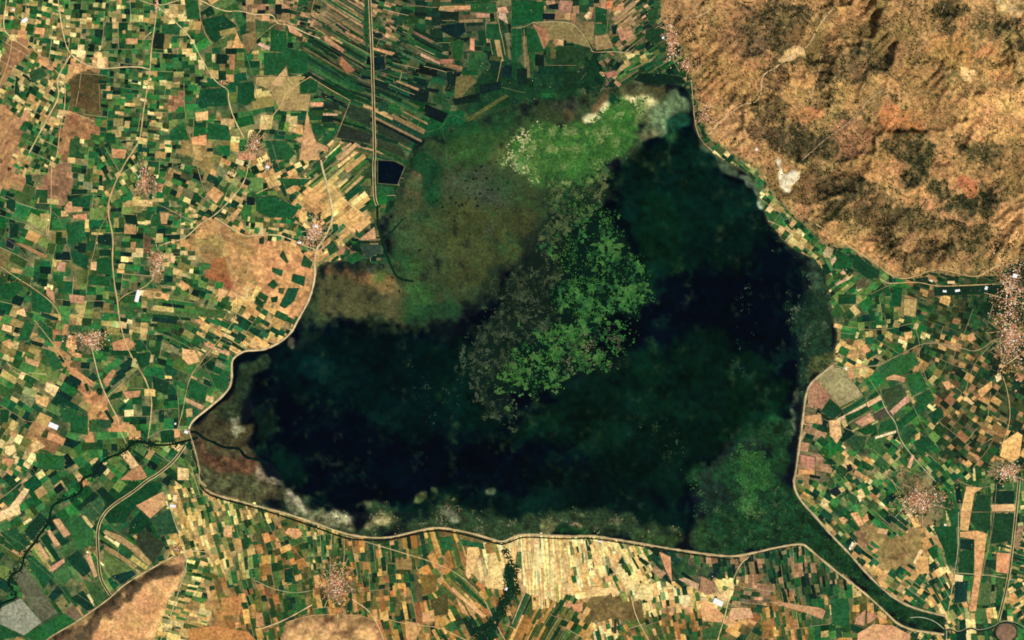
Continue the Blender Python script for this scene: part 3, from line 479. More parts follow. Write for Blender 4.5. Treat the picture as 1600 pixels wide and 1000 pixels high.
# parcel systems: x, y, bearing of the long side, width, length, share of green crops, palette
ZONES = """
40,20,10,8,11,.55,W 130,30,5,8,10,.6,W 200,50,0,9,10,.6,W 30,110,30,8,10,.55,W 60,160,30,8,9,.55,W 55,215,25,8,9,.55,W 180,120,5,8,11,.6,W
190,150,8,6,16,.65,W 215,200,5,7,14,.6,W 280,40,0,10,12,.55,W 270,100,0,9,14,.6,W 265,150,5,8,14,.6,W 300,190,0,15,18,.75,W 340,40,-30,20,24,.7,W
370,90,0,14,18,.6,W 385,150,-10,20,24,.75,W 330,220,0,12,16,.55,W 90,60,8,8,10,.55,W 160,190,5,8,12,.55,W 100,190,12,8,11,.5,W
425,20,0,10,14,.4,N 470,20,15,6,9,.45,N 430,80,0,12,16,.8,W 440,130,0,14,18,.6,W 530,20,32,3.2,46,.5,N 530,80,30,3.2,50,.7,N 515,125,30,3.2,50,.8,N
490,180,0,8,24,.8,W 450,210,5,12,18,.6,W 545,180,20,4.5,46,.8,D 560,212,15,4.5,46,.75,N 530,238,-38,5,30,.6,W 610,15,15,6,14,.8,N 620,60,25,4,15,.6,N
620,110,12,4,16,.68,N 668,72,25,4,30,.72,N 610,150,20,4.5,24,.75,N 620,180,25,4.5,46,.8,N 660,30,0,12,20,.85,N 715,20,0,8,28,.7,N 700,60,0,10,20,.85,N
740,90,0,10,18,.75,N 690,110,15,8,24,.8,N 740,140,0,18,26,.9,D 700,200,0,36,44,.97,D 660,180,10,26,36,.95,D 780,60,80,6,24,.85,N 780,120,10,14,20,.9,D
820,25,0,18,28,.9,N 870,20,0,12,14,.45,N 910,20,0,14,16,.55,N 940,40,0,9,12,.6,N 975,30,-40,3.6,16,.38,N 985,60,-40,4,15,.42,N 1012,30,-35,5,12,.6,N
990,100,-30,6,16,.55,W 950,100,40,10,14,.6,N 820,80,85,8,38,.9,D 1000,115,-30,5,24,.75,D 860,110,0,16,24,.97,D 1040,100,-30,6,12,.7,D
20,330,20,14,20,.75,W 90,310,0,12,20,.6,W 140,280,5,10,14,.5,W 130,340,0,18,24,.85,W 40,380,25,18,24,.78,W 70,420,10,12,16,.6,W 130,400,0,16,22,.75,W
170,370,0,8,20,.75,W 200,330,0,12,16,.55,W 200,390,5,8,18,.7,W 240,340,0,10,16,.65,W 280,280,20,10,16,.7,W 330,260,20,12,18,.65,W 350,300,30,10,14,.5,W
290,380,0,8,11,.5,W 290,430,10,10,14,.5,W 330,450,20,12,16,.55,W 210,450,5,10,16,.78,W 270,480,8,8,24,.78,W 50,470,20,14,22,.78,W 120,470,5,12,18,.68,W 180,300,60,8,14,.55,W
250,250,5,9,14,.65,W 190,250,60,8,14,.6,W
420,310,0,18,22,.85,W 440,280,-25,10,14,.45,B 430,360,10,8,10,.5,W 520,290,-40,5,34,.62,W 545,335,-40,6,26,.25,B 530,370,-35,6,22,.45,B 480,320,40,8,14,.35,B
430,430,30,9,13,.3,B 450,480,25,9,16,.4,B 400,470,30,10,14,.35,B 560,390,0,12,18,.8,N 600,310,0,12,14,.85,D 395,400,20,9,14,.4,B
30,530,20,12,20,.6,W 50,580,30,14,20,.65,W 70,610,25,12,18,.5,W 40,640,30,16,20,.7,W 20,700,30,12,14,.5,W 100,690,20,16,24,.78,W 110,640,30,14,24,.85,W
170,540,5,10,18,.75,W 190,580,-35,14,24,.8,W 180,610,-40,10,20,.75,W 230,560,10,12,18,.78,W 230,600,0,14,20,.72,W 220,650,0,14,20,.8,W 260,640,85,12,20,.85,W
290,530,25,8,18,.65,W 330,530,30,6,20,.42,B 300,580,25,14,22,.8,W 330,590,25,12,20,.8,W 170,690,0,14,18,.85,W 120,730,-35,16,20,.75,W 190,730,40,14,18,.7,W 250,720,35,14,20,.75,W
20,780,-40,12,14,.45,B 40,830,-35,14,18,.8,W 60,780,-35,14,20,.75,W 20,860,30,18,26,.85,W 80,850,55,14,30,.75,W 110,820,-35,22,28,.9,W 100,900,55,18,30,.85,W
140,800,50,16,24,.9,W 200,800,-30,20,28,.95,D 190,860,35,7,36,.75,W 240,830,65,8,24,.8,D 150,920,55,18,26,.85,W 30,980,30,24,30,.9,W
300,780,75,6,13,0.34,Y 330,800,75,6,15,0.37,Y 380,815,75,6,15,0.42,Y 310,850,75,6,16,0.32,Y 300,890,20,6,14,0.62,Y 350,860,75,7,18,0.4,Y 380,880,80,8,18,0.52,Y
300,940,15,6,16,0.52,Y 350,940,75,12,20,.25,O 390,950,80,8,18,.45,O 275,830,70,7,14,0.47,Y 420,800,75,7,14,0.47,Y
420,830,70,9,14,.42,O 450,850,70,10,16,.45,O 430,900,80,9,18,.55,O 450,940,80,8,18,.5,O 500,840,85,6,12,0.54,Y 540,860,80,6,16,.5,O 600,860,80,7,22,.6,O
650,850,80,8,20,.55,O 620,900,85,8,15,.6,O 600,930,85,7,15,.6,O 690,850,72,5,32,.6,O 740,850,75,7,34,.45,O 680,900,60,8,20,.55,O 660,940,80,8,24,.55,O
720,930,45,6,26,.5,O 730,965,60,8,20,.4,O 770,880,80,7,24,.2,S 790,950,70,6,20,.4,O 580,960,80,8,20,.45,O
830,860,86,2.4,40,.1,S 870,870,86,2.5,38,.08,S 900,870,82,4,22,.12,S 940,870,76,4.5,16,.12,S 980,870,60,5,18,.25,S 990,900,60,6,15,.15,S 850,920,86,3,24,.06,S
920,910,80,8,18,.05,S 820,965,-65,5,32,.5,O 850,975,-62,5,28,.5,O 900,960,-60,10,16,.5,O 960,960,75,6,15,.38,S 1010,930,80,5,17,.35,S 1060,935,80,8,18,.35,S
1060,970,80,7,15,.5,O 1100,900,30,14,20,.6,N 1120,925,20,9,14,.15,S 1170,890,85,6,17,.5,N 1180,930,10,8,14,.35,N 1150,980,30,12,18,.65,O 1050,885,40,16,24,.9,N 1000,980,70,7,16,.4,O 1110,880,85,8,16,.5,N
1230,890,80,6,15,.62,N 1280,910,80,6,18,.62,N 1220,960,80,6,17,.5,O 1300,955,85,12,20,.75,W 1350,980,85,12,18,.5,O
1220,770,15,8,15,.45,B 1260,785,35,8,14,.6,W 1300,790,35,9,15,.65,W 1320,770,60,8,13,.6,W 1310,830,45,8,17,.5,W 1350,870,40,8,15,.22,B 1390,900,40,8,14,.3,B
1430,920,35,8,14,.4,B 1470,915,60,7,14,.5,B 1450,855,60,7,15,.4,B 1490,790,85,10,28,.9,W 1500,870,85,16,36,.92,W 1540,780,88,6,17,.75,W 1560,820,88,5,18,.85,W
1540,900,88,10,20,.85,W 1560,950,88,10,18,.75,W 1592,880,15,4,20,.5,B 1592,930,-35,6,20,.5,B 1595,800,80,8,18,.8,W 1400,760,40,8,13,.7,W 1380,800,40,8,13,.7,W 1470,760,50,9,14,.75,W
1310,510,10,12,18,.75,W 1360,510,85,10,14,.65,W 1330,550,30,12,15,.5,B 1380,540,30,10,15,.55,W 1420,520,20,10,13,.65,W 1270,660,20,11,18,.28,N 1270,720,10,9,19,.35,N
1300,705,40,9,17,.55,W 1330,730,35,8,15,.5,B 1340,690,-30,18,26,.85,W 1370,640,-28,9,32,.8,W 1400,600,-30,18,28,.9,W 1430,640,40,14,24,.85,W 1450,680,40,15,20,.85,W
1440,600,45,8,17,.65,W 1480,560,20,9,11,.7,T 1480,620,40,9,14,.55,T 1500,680,40,9,13,.5,T 1530,570,30,9,12,.65,T 1560,640,30,9,13,.55,T 1380,725,40,8,13,.5,W 1430,725,45,8,15,.6,W 1545,690,30,9,13,.5,T
1310,400,60,8,15,.75,W 1340,420,35,10,20,.88,W 1330,440,-40,6,15,.65,W 1370,440,-40,11,18,.8,W 1400,460,85,10,15,.72,W 1330,480,50,8,14,.65,W 1380,480,85,8,12,.68,W
1430,465,20,5,18,.75,T 1470,490,20,9,14,.85,T 1230,350,40,8,12,.62,W 1520,480,20,10,12,.9,T 1560,520,40,8,11,.75,T 1260,380,40,7,11,.62,W 1430,560,30,10,13,.65,T
"""
PAL = dict(
 Y=([(40,84,44),(72,102,54),(26,66,40),(98,116,62),(54,88,48)], [(226,186,118),(206,162,100),(242,204,134),(190,152,94),(164,134,82),(214,170,104),(250,220,150)]),
 W=([(18,66,40),(15,52,36),(30,90,46),(38,100,50),(12,40,32),(52,100,52),(76,110,58),(24,80,44),(38,94,48),(64,92,48),(92,114,60),(44,76,44),(58,106,54)],
    [(220,184,124),(236,202,140),(204,168,112),(182,148,98),(250,222,158),(188,164,104),(204,152,102),(148,130,80),(118,112,66)]),
 B=([(18,66,40),(30,84,46),(40,84,48),(24,60,40)], [(222,174,110),(238,190,122),(206,154,100),(248,208,142),(214,160,108)]),
 N=([(22,62,38),(28,76,42),(16,44,34),(42,80,46),(54,76,48),(12,34,30),(20,50,34)], [(160,126,94),(184,142,104),(146,116,82),(204,158,116),(124,106,74),(104,94,64),(174,130,98)]),
 D=([(14,52,32),(20,70,38),(12,38,30),(26,80,42),(34,66,38)], [(96,92,56),(120,108,70)]),
 S=([(36,84,44),(58,98,54),(20,62,40),(110,128,70)], [(255,216,148),(244,196,130),(255,234,176),(226,178,116),(255,224,156),(238,180,120),(250,206,140)]),
 O=([(34,74,38),(50,84,42),(22,56,38),(66,90,46),(84,88,46)], [(200,144,84),(180,120,66),(156,112,62),(222,170,100),(206,156,104),(150,104,64)]),
 T=([(28,54,32),(44,64,38),(60,70,42),(20,48,30),(34,74,40)], [(196,148,96),(222,168,108),(150,112,74),(110,90,60),(176,128,88)]))

# ways: (line, width px, colour)
TAN, PALE, DIM, GRN = (222,182,122), (236,204,146), (176,150,104), (118,128,84)
ROADS = [
 ("A 40,0 15,180 70,235 180,310", 1.8, PALE), ("A 70,235 72,300 40,430 0,520", 1.4, TAN), ("A 160,215 190,285 285,385 370,460 410,530 405,680 375,800 355,1000 E 320,0 320,320 300,460", 1.4, TAN),
 ("A 360,-200 360,0 400,250 440,345 545,410 630,432 850,412 940,435", 2.0, PALE), ("A 440,345 370,460 355,520 375,600 290,750 180,960", 1.9, PALE),
 ("A 990,-300 985,0 970,150 945,300 940,440 920,560 895,700 880,850 850,920 790,1000 E 715,150 665,300 710,480 700,620 715,780 735,880 745,1000 I 790,170 870,310 910,370 950,490 945,600 925,740", 2.2, TAN),
 ("A 985,40 1100,140 1190,230 1250,350 1330,490 1375,530 1430,560 1425,620 1460,740 1525,860", 1.7, PALE), ("A 1250,0 1400,75 1500,65 1600,95 B 110,85 125,150 190,150 340,220 400,240", 1.9, PALE),
 ("A 1430,0 1490,190 1540,340 1590,520 1600,600 B 60,760 130,1000", 1.0, GRN), ("A 1150,520 1150,700 1215,970 E 1270,180 1330,340", 1.0, DIM), ("A 900,240 945,200", 1.3, PALE), ("A 870,0 985,40 1120,0", 1.4, PALE),
 ("A 620,520 625,700", .9, DIM), ("A 400,690 500,720 590,760", 1.2, TAN), ("A 160,0 165,90 130,140 60,40", 1.2, DIM), ("A 1240,0 1260,170 1320,270", 1.6, (190,145,100)),
 ("B 340,480 180,575 170,640 90,740 0,850", 1.4, TAN), ("B 340,480 430,540 590,630", 1.2, TAN), ("B 590,630 500,860 440,1000 F 410,20", 1.3, DIM), ("B 0,250 90,170 125,150", .9, DIM),
 ("B 600,110 390,170 270,290 190,400", 1.2, (60,70,46)), ("B 0,470 180,480", .9, DIM), ("B 1060,700 1000,800", .9, (100,120,80)), ("B 980,800 1060,830 1165,800 1215,700 1320,760", .9, (90,116,76)), ("B 1165,800 1175,870", .8, (80,110,70)),
 ("E 1560,0 1530,140 1450,240 1340,350 1265,385 1180,470 1120,505 1060,510 990,540", 1.7, PALE), ("E 1340,360 1440,420 1530,480 1600,470 F 130,465 220,495 290,530 370,560", 1.7, PALE),
 ("E 1340,360 1390,500 1440,700 1480,800 1490,900 1475,980 I 1410,80 1330,170 1240,280 1190,350 1160,460 1145,560 1110,680", 1.5, (190,165,112)), ("E 930,250 1080,320 1170,370 1240,390", 1.2, DIM),
 ("E -100,240 0,300 150,380 290,470", 1.1, GRN), ("E 0,230 40,220 110,260 240,310 340,315 400,430 440,600 480,700", 1.0, GRN), ("E 590,180 570,330", 1.2, DIM), ("E 670,350 610,450 590,570 550,700 540,830", 1.1, DIM),
 ("E 430,220 560,210 690,230", 1.1, GRN), ("E 0,665 110,740 210,800 340,900 380,990", 1.2, TAN), ("E 735,880 800,830 900,800 960,740", 1.3, TAN), ("E 960,740 950,1000", .9, GRN), ("E 1065,860 1090,950 1130,990 I 1170,100 1210,190 1260,240 1370,470", 1.0, GRN),
 ("E 300,560 330,720 345,900", 1.0, GRN), ("E 0,470 100,530 200,640 90,760", .9, GRN), ("E 900,170 940,260 900,300", 1.2, TAN), ("E 1030,180 1070,60 1130,30", .9, GRN), ("E 300,320 290,460", 1.3, TAN),
 ("F 20,0 100,130 160,230 270,290", 1.0, GRN), ("F 170,130 205,250", 1.0, GRN), ("F 0,210 110,160", 1.0, TAN), ("F 460,460 560,540 590,560", 1.0, DIM), ("F 480,170 560,260 690,350", 1.6, PALE), ("F 650,500 540,400 500,460", .8, DIM),
 ("I 215,0 350,170 430,290 530,400", 1.2, TAN), ("I 385,0 385,100 420,180 510,330 600,430", 1.0, (110,100,70)), ("I 570,160 600,290 630,400 690,530 740,620 745,680 790,770", 1.7, PALE), ("I 800,20 900,150 980,260 1060,370 1140,490", .9, GRN),
 ("I 970,255 880,320 760,410 690,470", 1.0, GRN), ("I 920,740 1000,690 1080,680 1180,685", 1.2, (170,165,120)), ("I 0,530 100,590 170,640 250,630", 1.0, DIM), ("I 90,170 260,90", 1.1, GRN), ("I 90,780 240,980", .9, GRN), ("I 920,740 920,800 1000,870 1060,880", .9, (150,150,110)),
 ("I 650,690 720,650", .8, GRN), ("I 180,330 290,340", 1.2, PALE), ("I 40,260 100,340 180,340", 1.2, TAN), ("I 940,0 915,180", .8, GRN), ("I 1210,330 1380,190", .9, DIM),
 ("M 1060,160 1100,290 1165,440 1165,560 1140,620 1090,780 1040,920 1000,1010", 1.4, (206,186,140)), ("M 290,1000 340,965 480,885 690,738 770,655 960,545 1080,478", 1.6, PALE), ("M 0,310 70,360 180,430 370,640 600,790", .8, GRN), ("M 250,100 300,130", .9, DIM),
 ("M 160,470 340,620 510,850", .8, GRN), ("M 560,140 670,270 800,390", .8, GRN), ("M 1290,60 1170,60 1140,180", .9, GRN), ("M 1165,440 1300,450", 1.4, PALE),
 ("N 560,350 700,390 900,450 1100,510 1240,570 1350,660 1430,750 1460,820 1510,920 1545,980 1600,1080", 1.6, (206,180,126)), ("N 0,630 100,680 240,710 350,690", 1.2, (190,190,130)), ("N 510,840 505,930 400,990", 1.2, TAN), ("N 0,940 120,900 210,860 350,780", 1.6, PALE),
 ("N 190,890 330,845 490,840", 1.1, TAN), ("N 540,850 640,840 740,880", 1.0, TAN), ("N 600,745 700,810 750,880 800,1000", 1.4, PALE), ("N 780,850 880,890 1040,910 1150,920 1310,1000", 1.4, TAN), ("N 550,350 555,450 540,580", .9, TAN), ("N 370,370 420,500", .9, GRN), ("N 150,220 90,390 110,420", .8, DIM), ("N 650,580 680,700", .8, DIM), ("N 210,400 330,540 380,580", .9, DIM),
 ("O 90,690 60,750 0,900", 1.3, PALE), ("O 745,730 775,860 855,1000", 1.5, PALE), ("O 620,810 740,890", 1.0, DIM), ("O 1480,480 1420,530 1360,680 1345,800 1310,920 1285,1000 1270,1100", 1.7, PALE), ("O 1370,680 1490,740 1520,850", 1.2, (110,70,50)), ("O 470,670 600,660 740,690", 1.2, (222,160,100)), ("O 1100,490 1180,580 1270,650", 1.0, (52,62,42)), ("O 230,840 350,880", 1.0, (200,160,120)), ("O 90,690 500,700", 1.0, (240,190,120)),
 ("L 405,280 500,310 600,290 700,285 770,240 870,195 950,150 1040,140 1200,170 1300,205 1420,120", 1.6, (170,150,108)), ("L 910,20 950,140 940,230 970,320 1030,470 1050,500", 1.0, DIM), ("L 700,470 740,570 800,640 820,740 900,850 1010,970 1050,1010", 1.5, (206,190,146)), ("L 580,200 590,300 640,380 700,470", 1.0, DIM), ("L 640,550 700,740 760,850", .8, GRN), ("L 850,400 910,540 960,650 1030,750 1080,820", 1.0, (150,140,96)),
 ("L 1440,110 1300,250 1260,350 1220,500", 1.1, DIM), ("L 1390,450 1370,650", .9, DIM), ("L 1460,330 1500,450 1520,620 1460,790", 1.3, TAN), ("L 250,550 340,620 540,700", .9, DIM), ("L 300,370 450,530", .8, DIM), ("L 480,40 700,70 900,20", 1.0, DIM), ("L 1330,780 1400,740", 1.0, TAN), ("L 1600,200 1460,300", 1.6, PALE), ("L 1450,110 1460,300", 1.0, TAN),
 ("H 300,400 510,540 680,650 790,740 900,740 1040,675 1200,710 1290,735 1400,690 1480,600", 1.7, TAN), ("H 800,770 930,760 1050,790 1210,785 1420,775", 1.4, TAN), ("H 700,740 740,770 800,770", 1.2, PALE), ("H 1430,740 1560,790 1540,900 1530,1000", 1.8, TAN), ("H 1350,830 1500,870 1600,900", 1.6, TAN), ("H 1120,620 1200,700", 1.0, TAN), ("H 440,860 560,840 640,850 720,790", .9, (60,80,50)), ("H 1300,740 1420,660 1560,640", 1.2, TAN), ("H 640,840 780,770", .8, DIM), ("H 0,380 100,420 190,460", 1.0, TAN),
 ("C 1120,500 1130,600 1135,700 1150,800 1180,880 1270,960 1330,1000", 1.4, (206,166,118)), ("C 130,140 250,135 380,140 450,220 495,300 500,330 640,320 800,340", 1.3, (206,186,132)), ("C 0,175 80,170 130,140", .9, DIM), ("C 130,140 200,300", .9, DIM), ("C 510,0 515,200 510,330", .9, (60,80,50)), ("C 640,320 590,210", .8, DIM), ("C 730,440 880,370", 1.5, (180,156,106)), ("C 75,180 85,430", .9, DIM), ("C 590,210 600,120", .8, DIM), ("C 1120,480 1170,430 1160,330 1130,250 1080,130", 1.3, (206,160,110)),
 ("D 430,30 380,80 310,170 260,280 215,310", 1.3, PALE), ("D 660,-100 590,0 430,30", 1.3, TAN),
 ("P 1010,260 1100,470 1110,550 1160,580", 1.1, DIM), ("P 1160,580 1400,595 1600,640", 1.1, (196,180,130)), ("P 1190,200 1190,450 1160,600 1140,750 1120,850 1115,1000", 1.5, (196,176,130)), ("P 1400,100 1395,350 1330,600", .8, DIM), ("P 680,110 700,180 800,180", 1.1, TAN), ("P 650,180 790,310 820,320 790,360", 1.0, DIM), ("P 830,330 950,290 1010,290", 1.0, DIM), ("P 1180,0 1290,50 1390,40", 1.1, DIM), ("P 1430,20 1400,350 1330,620", .8, DIM), ("P 1190,200 1600,200", .8, DIM), ("P 0,440 0,0", .01, DIM), ("P 1420,650 1400,850", .7, GRN),
]
ROADS = [r for r in ROADS if r[1] > .1]
# main embankments: (line, side px, colour) and watercourses
DIKES = [
 ("F 405,0 412,40 440,140 475,280 480,370 440,470 380,550 365,620 370,740 330,880 260,1000 J 220,80 150,140 60,180 0,190 I 1530,190 1470,225 1445,260 1450,380 1420,450 1290,560 1200,630 1180,680", 2.5, (232,206,152), "long pale earth dike curving down the lake's western shore"),
 ("L 405,280 330,340 260,400 235,470 220,600 195,800 165,1000 P 160,0 170,70 220,150 290,220 400,350 500,450 640,610 760,720 900,800 1110,850", 2.4, (214,190,138), "earth dike along the lake's eastern shore down to the outlet"),
 ("M 1290,60 1340,90 1450,120 1600,160 N 200,212 400,280 550,335 680,358 820,362 940,335 1080,300 1180,298 1350,332 1480,372 1540,388 O 0,360 60,338 170,342 350,352 500,347 620,366 800,396 1000,431 1200,461 1370,480 1480,462 1600,434 P 0,432 210,392 260,432 400,552 600,702 720,812 840,930 1100,965", 2.2, (224,196,140), "earth dike following the whole southern shore of the lake"),
 ("I 1180,690 1215,800 1250,940 M 1240,0 1290,40", 1.6, (206,180,132), "short dike from the sluice down to the southern shore"),
]
CANALS = [
 ("B 705,-200 710,0 722,250 730,500 738,800 742,1000 F 735,0 740,240 758,285", 1.9, (22,40,34), True), ("F 758,285 760,400 790,520 850,680 890,745 985,760", 3.4, (14,46,30), False),
 ("F 590,560 640,510 760,515 800,505 920,370", 2.4, (18,52,32), False), ("I 1155,785 1090,880 980,970 920,1000 M 840,70 690,165 630,240 605,330 615,480 625,620 690,720", 1.9, (34,46,36), True),
 ("M 1250,30 1300,95 1450,135 1600,175 N 200,236 400,306 550,362 620,372 680,376 820,380 940,352 1080,318 1180,316 1350,352 1480,392 1540,404", 2.6, (30,36,26), False), ("C 510,340 560,430 620,530 650,580", 1.3, (16,44,32), False),
 ("P 1570,0 1530,400 1500,640 1440,880", 1.8, (40,66,42), True), ("L 310,820 390,900 480,1000", 1.6, (18,64,36), False), ("I 1185,760 1215,860 1245,960 1270,1000", 2.4, (22,42,34), False),
 ("I 1600,212 J 0,212 I 1540,212 1480,245 1468,270 1470,390 1440,460 1300,575 1215,645", 4.2, (4,14,15), False), ("I 820,640 880,690 920,730", 1.4, (24,50,34), False), ("N 1540,404 1600,385 O 60,356 170,360 350,370 500,364 620,383 800,413 1000,448 1200,478 1370,497", 1.8, (34,42,28), False),
]
CANALS[9] = ("J 140,165 60,205 0,212 I 1540,214 1485,245 1468,270 1470,390 1440,460 1300,575 1215,645", 4.2, (4,14,15), False)
RIVERS = [
 ("I 1240,735 1100,775 1010,785 920,775 870,755 820,775 770,830 700,850 630,890 600,970 500,990 M 520,70 440,110 360,140 320,170 310,260 250,340 220,390 150,470 140,560 60,600 50,660 120,730 20,770 -80,800", 3.4, (14,36,28), "dark tree-lined river winding west from the sluice"),
 ("I 1190,700 1230,700 1270,740 1350,770 1400,800 1500,800 1530,860 1600,870 J 40,880 75,900", 4.0, (8,30,26), "dark channel winding from the lake to the sluice"),
 ("P 1110,940 1140,930 1190,960 1270,920 1320,950 1420,920 1450,890 1540,890 1600,930", 2.2, (22,42,34), "narrow river leaving the outlet marsh beside the round mound"),
]
WASHES = [("D 215,310 120,370 20,440 C 1600,445 1560,480 1555,590 1525,645 1450,650 1400,680 1310,750 1230,840", 2.6, (226,190,138)),
          ("D 770,540 650,600 570,690 480,790 380,850 260,960 210,1000", 1.8, (190,160,118)), ("D 960,-60 955,40 930,110", 1.6, (206,172,124)), ("D 1340,-40 1400,10 1480,50 1560,90", 1.8, (232,200,150)), ("C 1000,100 1100,120 1200,90 1260,40", 1.2, (214,176,126)), ("D 1100,20 1070,100", 1.2, (206,172,124)), ("D 330,350 300,520 240,640", 1.4, (216,166,108)), ("H 1090,330 1200,385 1340,400 1430,360", 1.3, (206,150,98))]

# villages: name words, centre, radii, houses, bright share, label bits
VILLAGES = [
 (228,282,17,27,150,.5,"the main road village"), (246,412,15,25,150,.5,"the dry meadow village"),
 (140,530,26,17,210,.8,"the sandy strip village"), (397,228,14,21,90,.45,"the upper green field village"),
 (490,362,17,26,210,.65,"the western dike village"), (526,912,31,34,260,.5,"the large southern village"),
 (1050,62,14,34,190,.5,"the hill foot village"), (1074,102,9,15,60,.4,"lower hill foot village"), (1102,180,11,19,70,.5,"the northeast shore village"),
 (1437,784,37,30,330,.6,"the outlet village"), (1574,738,28,14,170,.8,"the right edge village"),
 (1578,450,28,38,330,.7,"the upper eastern town"), (1580,525,26,48,460,.75,"the lower eastern town"),
 (350,130,7,5,22,.6,"the green field hamlet"), (277,858,7,6,20,.5,"the ridge tip hamlet"),
 (292,673,5,5,9,.9,"the sluice hamlet"), (362,272,8,7,24,.6,"the road fork hamlet"), (418,258,6,7,20,.7,"the dike road hamlet"), (244,10,6,8,20,.4,"the top edge hamlet"),
 (467,378,6,5,16,.8,"the hamlet beside the dike village"), (1400,668,5,4,0,.8,""), 
]
VILLAGES = [v for v in VILLAGES if v[4]]
# ------------------------------------------------------------------ relief
inb, inm, inh = raster(BASIN), raster(MARSH), raster(HILLS)
inr, ink = raster(RIDGE), raster(KNOLL)
hb = blur(inh, 46); hfoot = sstep(.42, 1.0, hb) * inh
def line_mask(pts, w):
    m = np.zeros(GX.shape)
    for x, y in resample(pts, 2.0):
        i, j = int(round((x - X0) / STEP)), int(round((y - Y0) / STEP))
        if 0 <= i < GW and 0 <= j < GH: m[j, i] = 1
    b = blur(m, w); return b / max(1e-9, b.max())
VALLEYS = [WASHES[0][0], WASHES[1][0], "D 430,30 380,80 310,170 260,280 215,310 120,370", "D 960,0 930,130 1010,300 1100,420 D 1110,520", "D 300,300 330,460 250,640", "H 860,130 960,230 1090,330 1300,390", "H 880,380 800,430 740,470", "D 20,740 180,740 380,850", "D 1110,-60 1110,200 1180,360", "C 1000,100 1150,110 1250,60", "H 330,-60 400,60 560,80"]
def drain(z, hf, up, K_, iters):
    n0, n1 = z.shape; idx = np.arange(n0 * n1).reshape(z.shape); off = [(-1, -1), (-1, 0), (-1, 1), (0, -1), (0, 1), (1, -1), (1, 0), (1, 1)]
    ll = (hf > .01).ravel().tolist(); up = up.ravel(); acc = None
    rr = [np.clip(np.arange(n0)[:, None] + a, 0, n0 - 1) * n1 + np.clip(np.arange(n1)[None] + c, 0, n1 - 1) for a, c in off]
    for it in range(iters):
        zp = np.pad(z, 1, mode='edge'); best = np.zeros(z.shape); rec = idx.copy()
        for (a, c), r in zip(off, rr):
            s = (z - zp[1 + a:1 + a + n0, 1 + c:1 + c + n1]) / math.hypot(a, c); t = s > best
            best = np.where(t, s, best); rec = np.where(t, r, rec)
        zf = z.ravel(); od = np.argsort(zf).tolist(); rl = rec.ravel().tolist(); ac = [1.0] * len(rl)
        for q in reversed(od):
            r = rl[q]
            if r != q: ac[r] += ac[q]
        acc = np.array(ac); f = (K_ * acc ** .5).tolist(); zl = (zf + up).tolist()
        for q in od:
            r = rl[q]
            if not ll[q]: zl[q] = 0.0
            elif r != q and zl[q] > zl[r]: zl[q] = (zl[q] + f[q] * zl[r]) / (1 + f[q])
        z = np.array(zl).reshape(z.shape)
    return z, acc.reshape(z.shape)
def erode():
    """stream-power erosion of the upland: drainage lines cut branching gullies"""
    i0 = int((1010 - X0) / STEP); j1 = int((470 - Y0) / STEP); s2, s1 = (slice(0, j1, 2), slice(i0, GW, 2)), (slice(0, j1), slice(i0, GW))
    full = sstep(.46, .7, hb) * inh; hf = full[s2]; gx, gy = GX[s2], GY[s2]
    d_ = np.maximum(0, (gx - 1060) * .62 - (gy - 330) * .78)
    z = hf * (.05 * d_ + 60 * fbm(60, 21, 3)[s2] + 14 * fbm(14, 22, 3)[s2])
    for s_ in VALLEYS: z = z - 18 * hf * line_mask(P(s_), 5)[s2]
    z = np.maximum(z, 0) + .5 * hf
    z, _ = drain(z, hf, hf * 5.4 * (.2 + 1.6 * sstep(.3, .7, fbm(46, 29, 3)[s2])), .3, 62)
    n0, n1 = z.shape; ff = full[s1]
    jj = np.clip(np.arange(ff.shape[0]) / 2, 0, n0 - 1.001); ii = np.clip(np.arange(ff.shape[1]) / 2, 0, n1 - 1.001)
    a, c = jj.astype(int)[:, None], ii.astype(int)[None]; u, v = jj[:, None] - a, ii[None] - c
    zz = (z[a, c] * (1 - u) + z[a + 1, c] * u) * (1 - v) + (z[a, c + 1] * (1 - u) + z[a + 1, c + 1] * u) * v
    zz, ac = drain(zz * 1.3 + ff * 3 * fbm(5, 30, 2)[s1], ff, ff * 1.6, .3, 7)
    fz, fa = np.zeros(GX.shape), np.zeros(GX.shape); fz[s1] = zz; fa[s1] = np.log(ac)
    return .35 * fz + .65 * blur(fz, 2.0), fa
EZ, EA = erode(); HREL = 2.4
print('hill heights', EZ[inh].max(), np.percentile(EZ[inh], [10, 50, 90]))
HZ = np.maximum(0, EZ * HREL + hfoot * 16 * (fbm(6, 28, 3) - .5)) * inh
rb = blur(inr, 9); HZ = np.maximum(HZ, sstep(.45, 1, rb) * inr * (46 + 26 * fbm(40, 31, 4)))
kb = blur(ink, 10); HZ = np.maximum(HZ, sstep(.45, 1, kb) * ink * (34 + 40 * fbm(30, 32, 4)))
HZ = HZ + (inr | ink) * sstep(.5, .9, np.maximum(rb, kb)) * (16 * np.abs(2 * fbm(14, 34, 2) - 1) + 10 * np.abs(2 * fbm(6, 35, 2) - 1))
HZ = HZ + .6 * fbm(60, 33, 3) * ~inb
ZT = lambda px, py: bil(HZ, px, py)

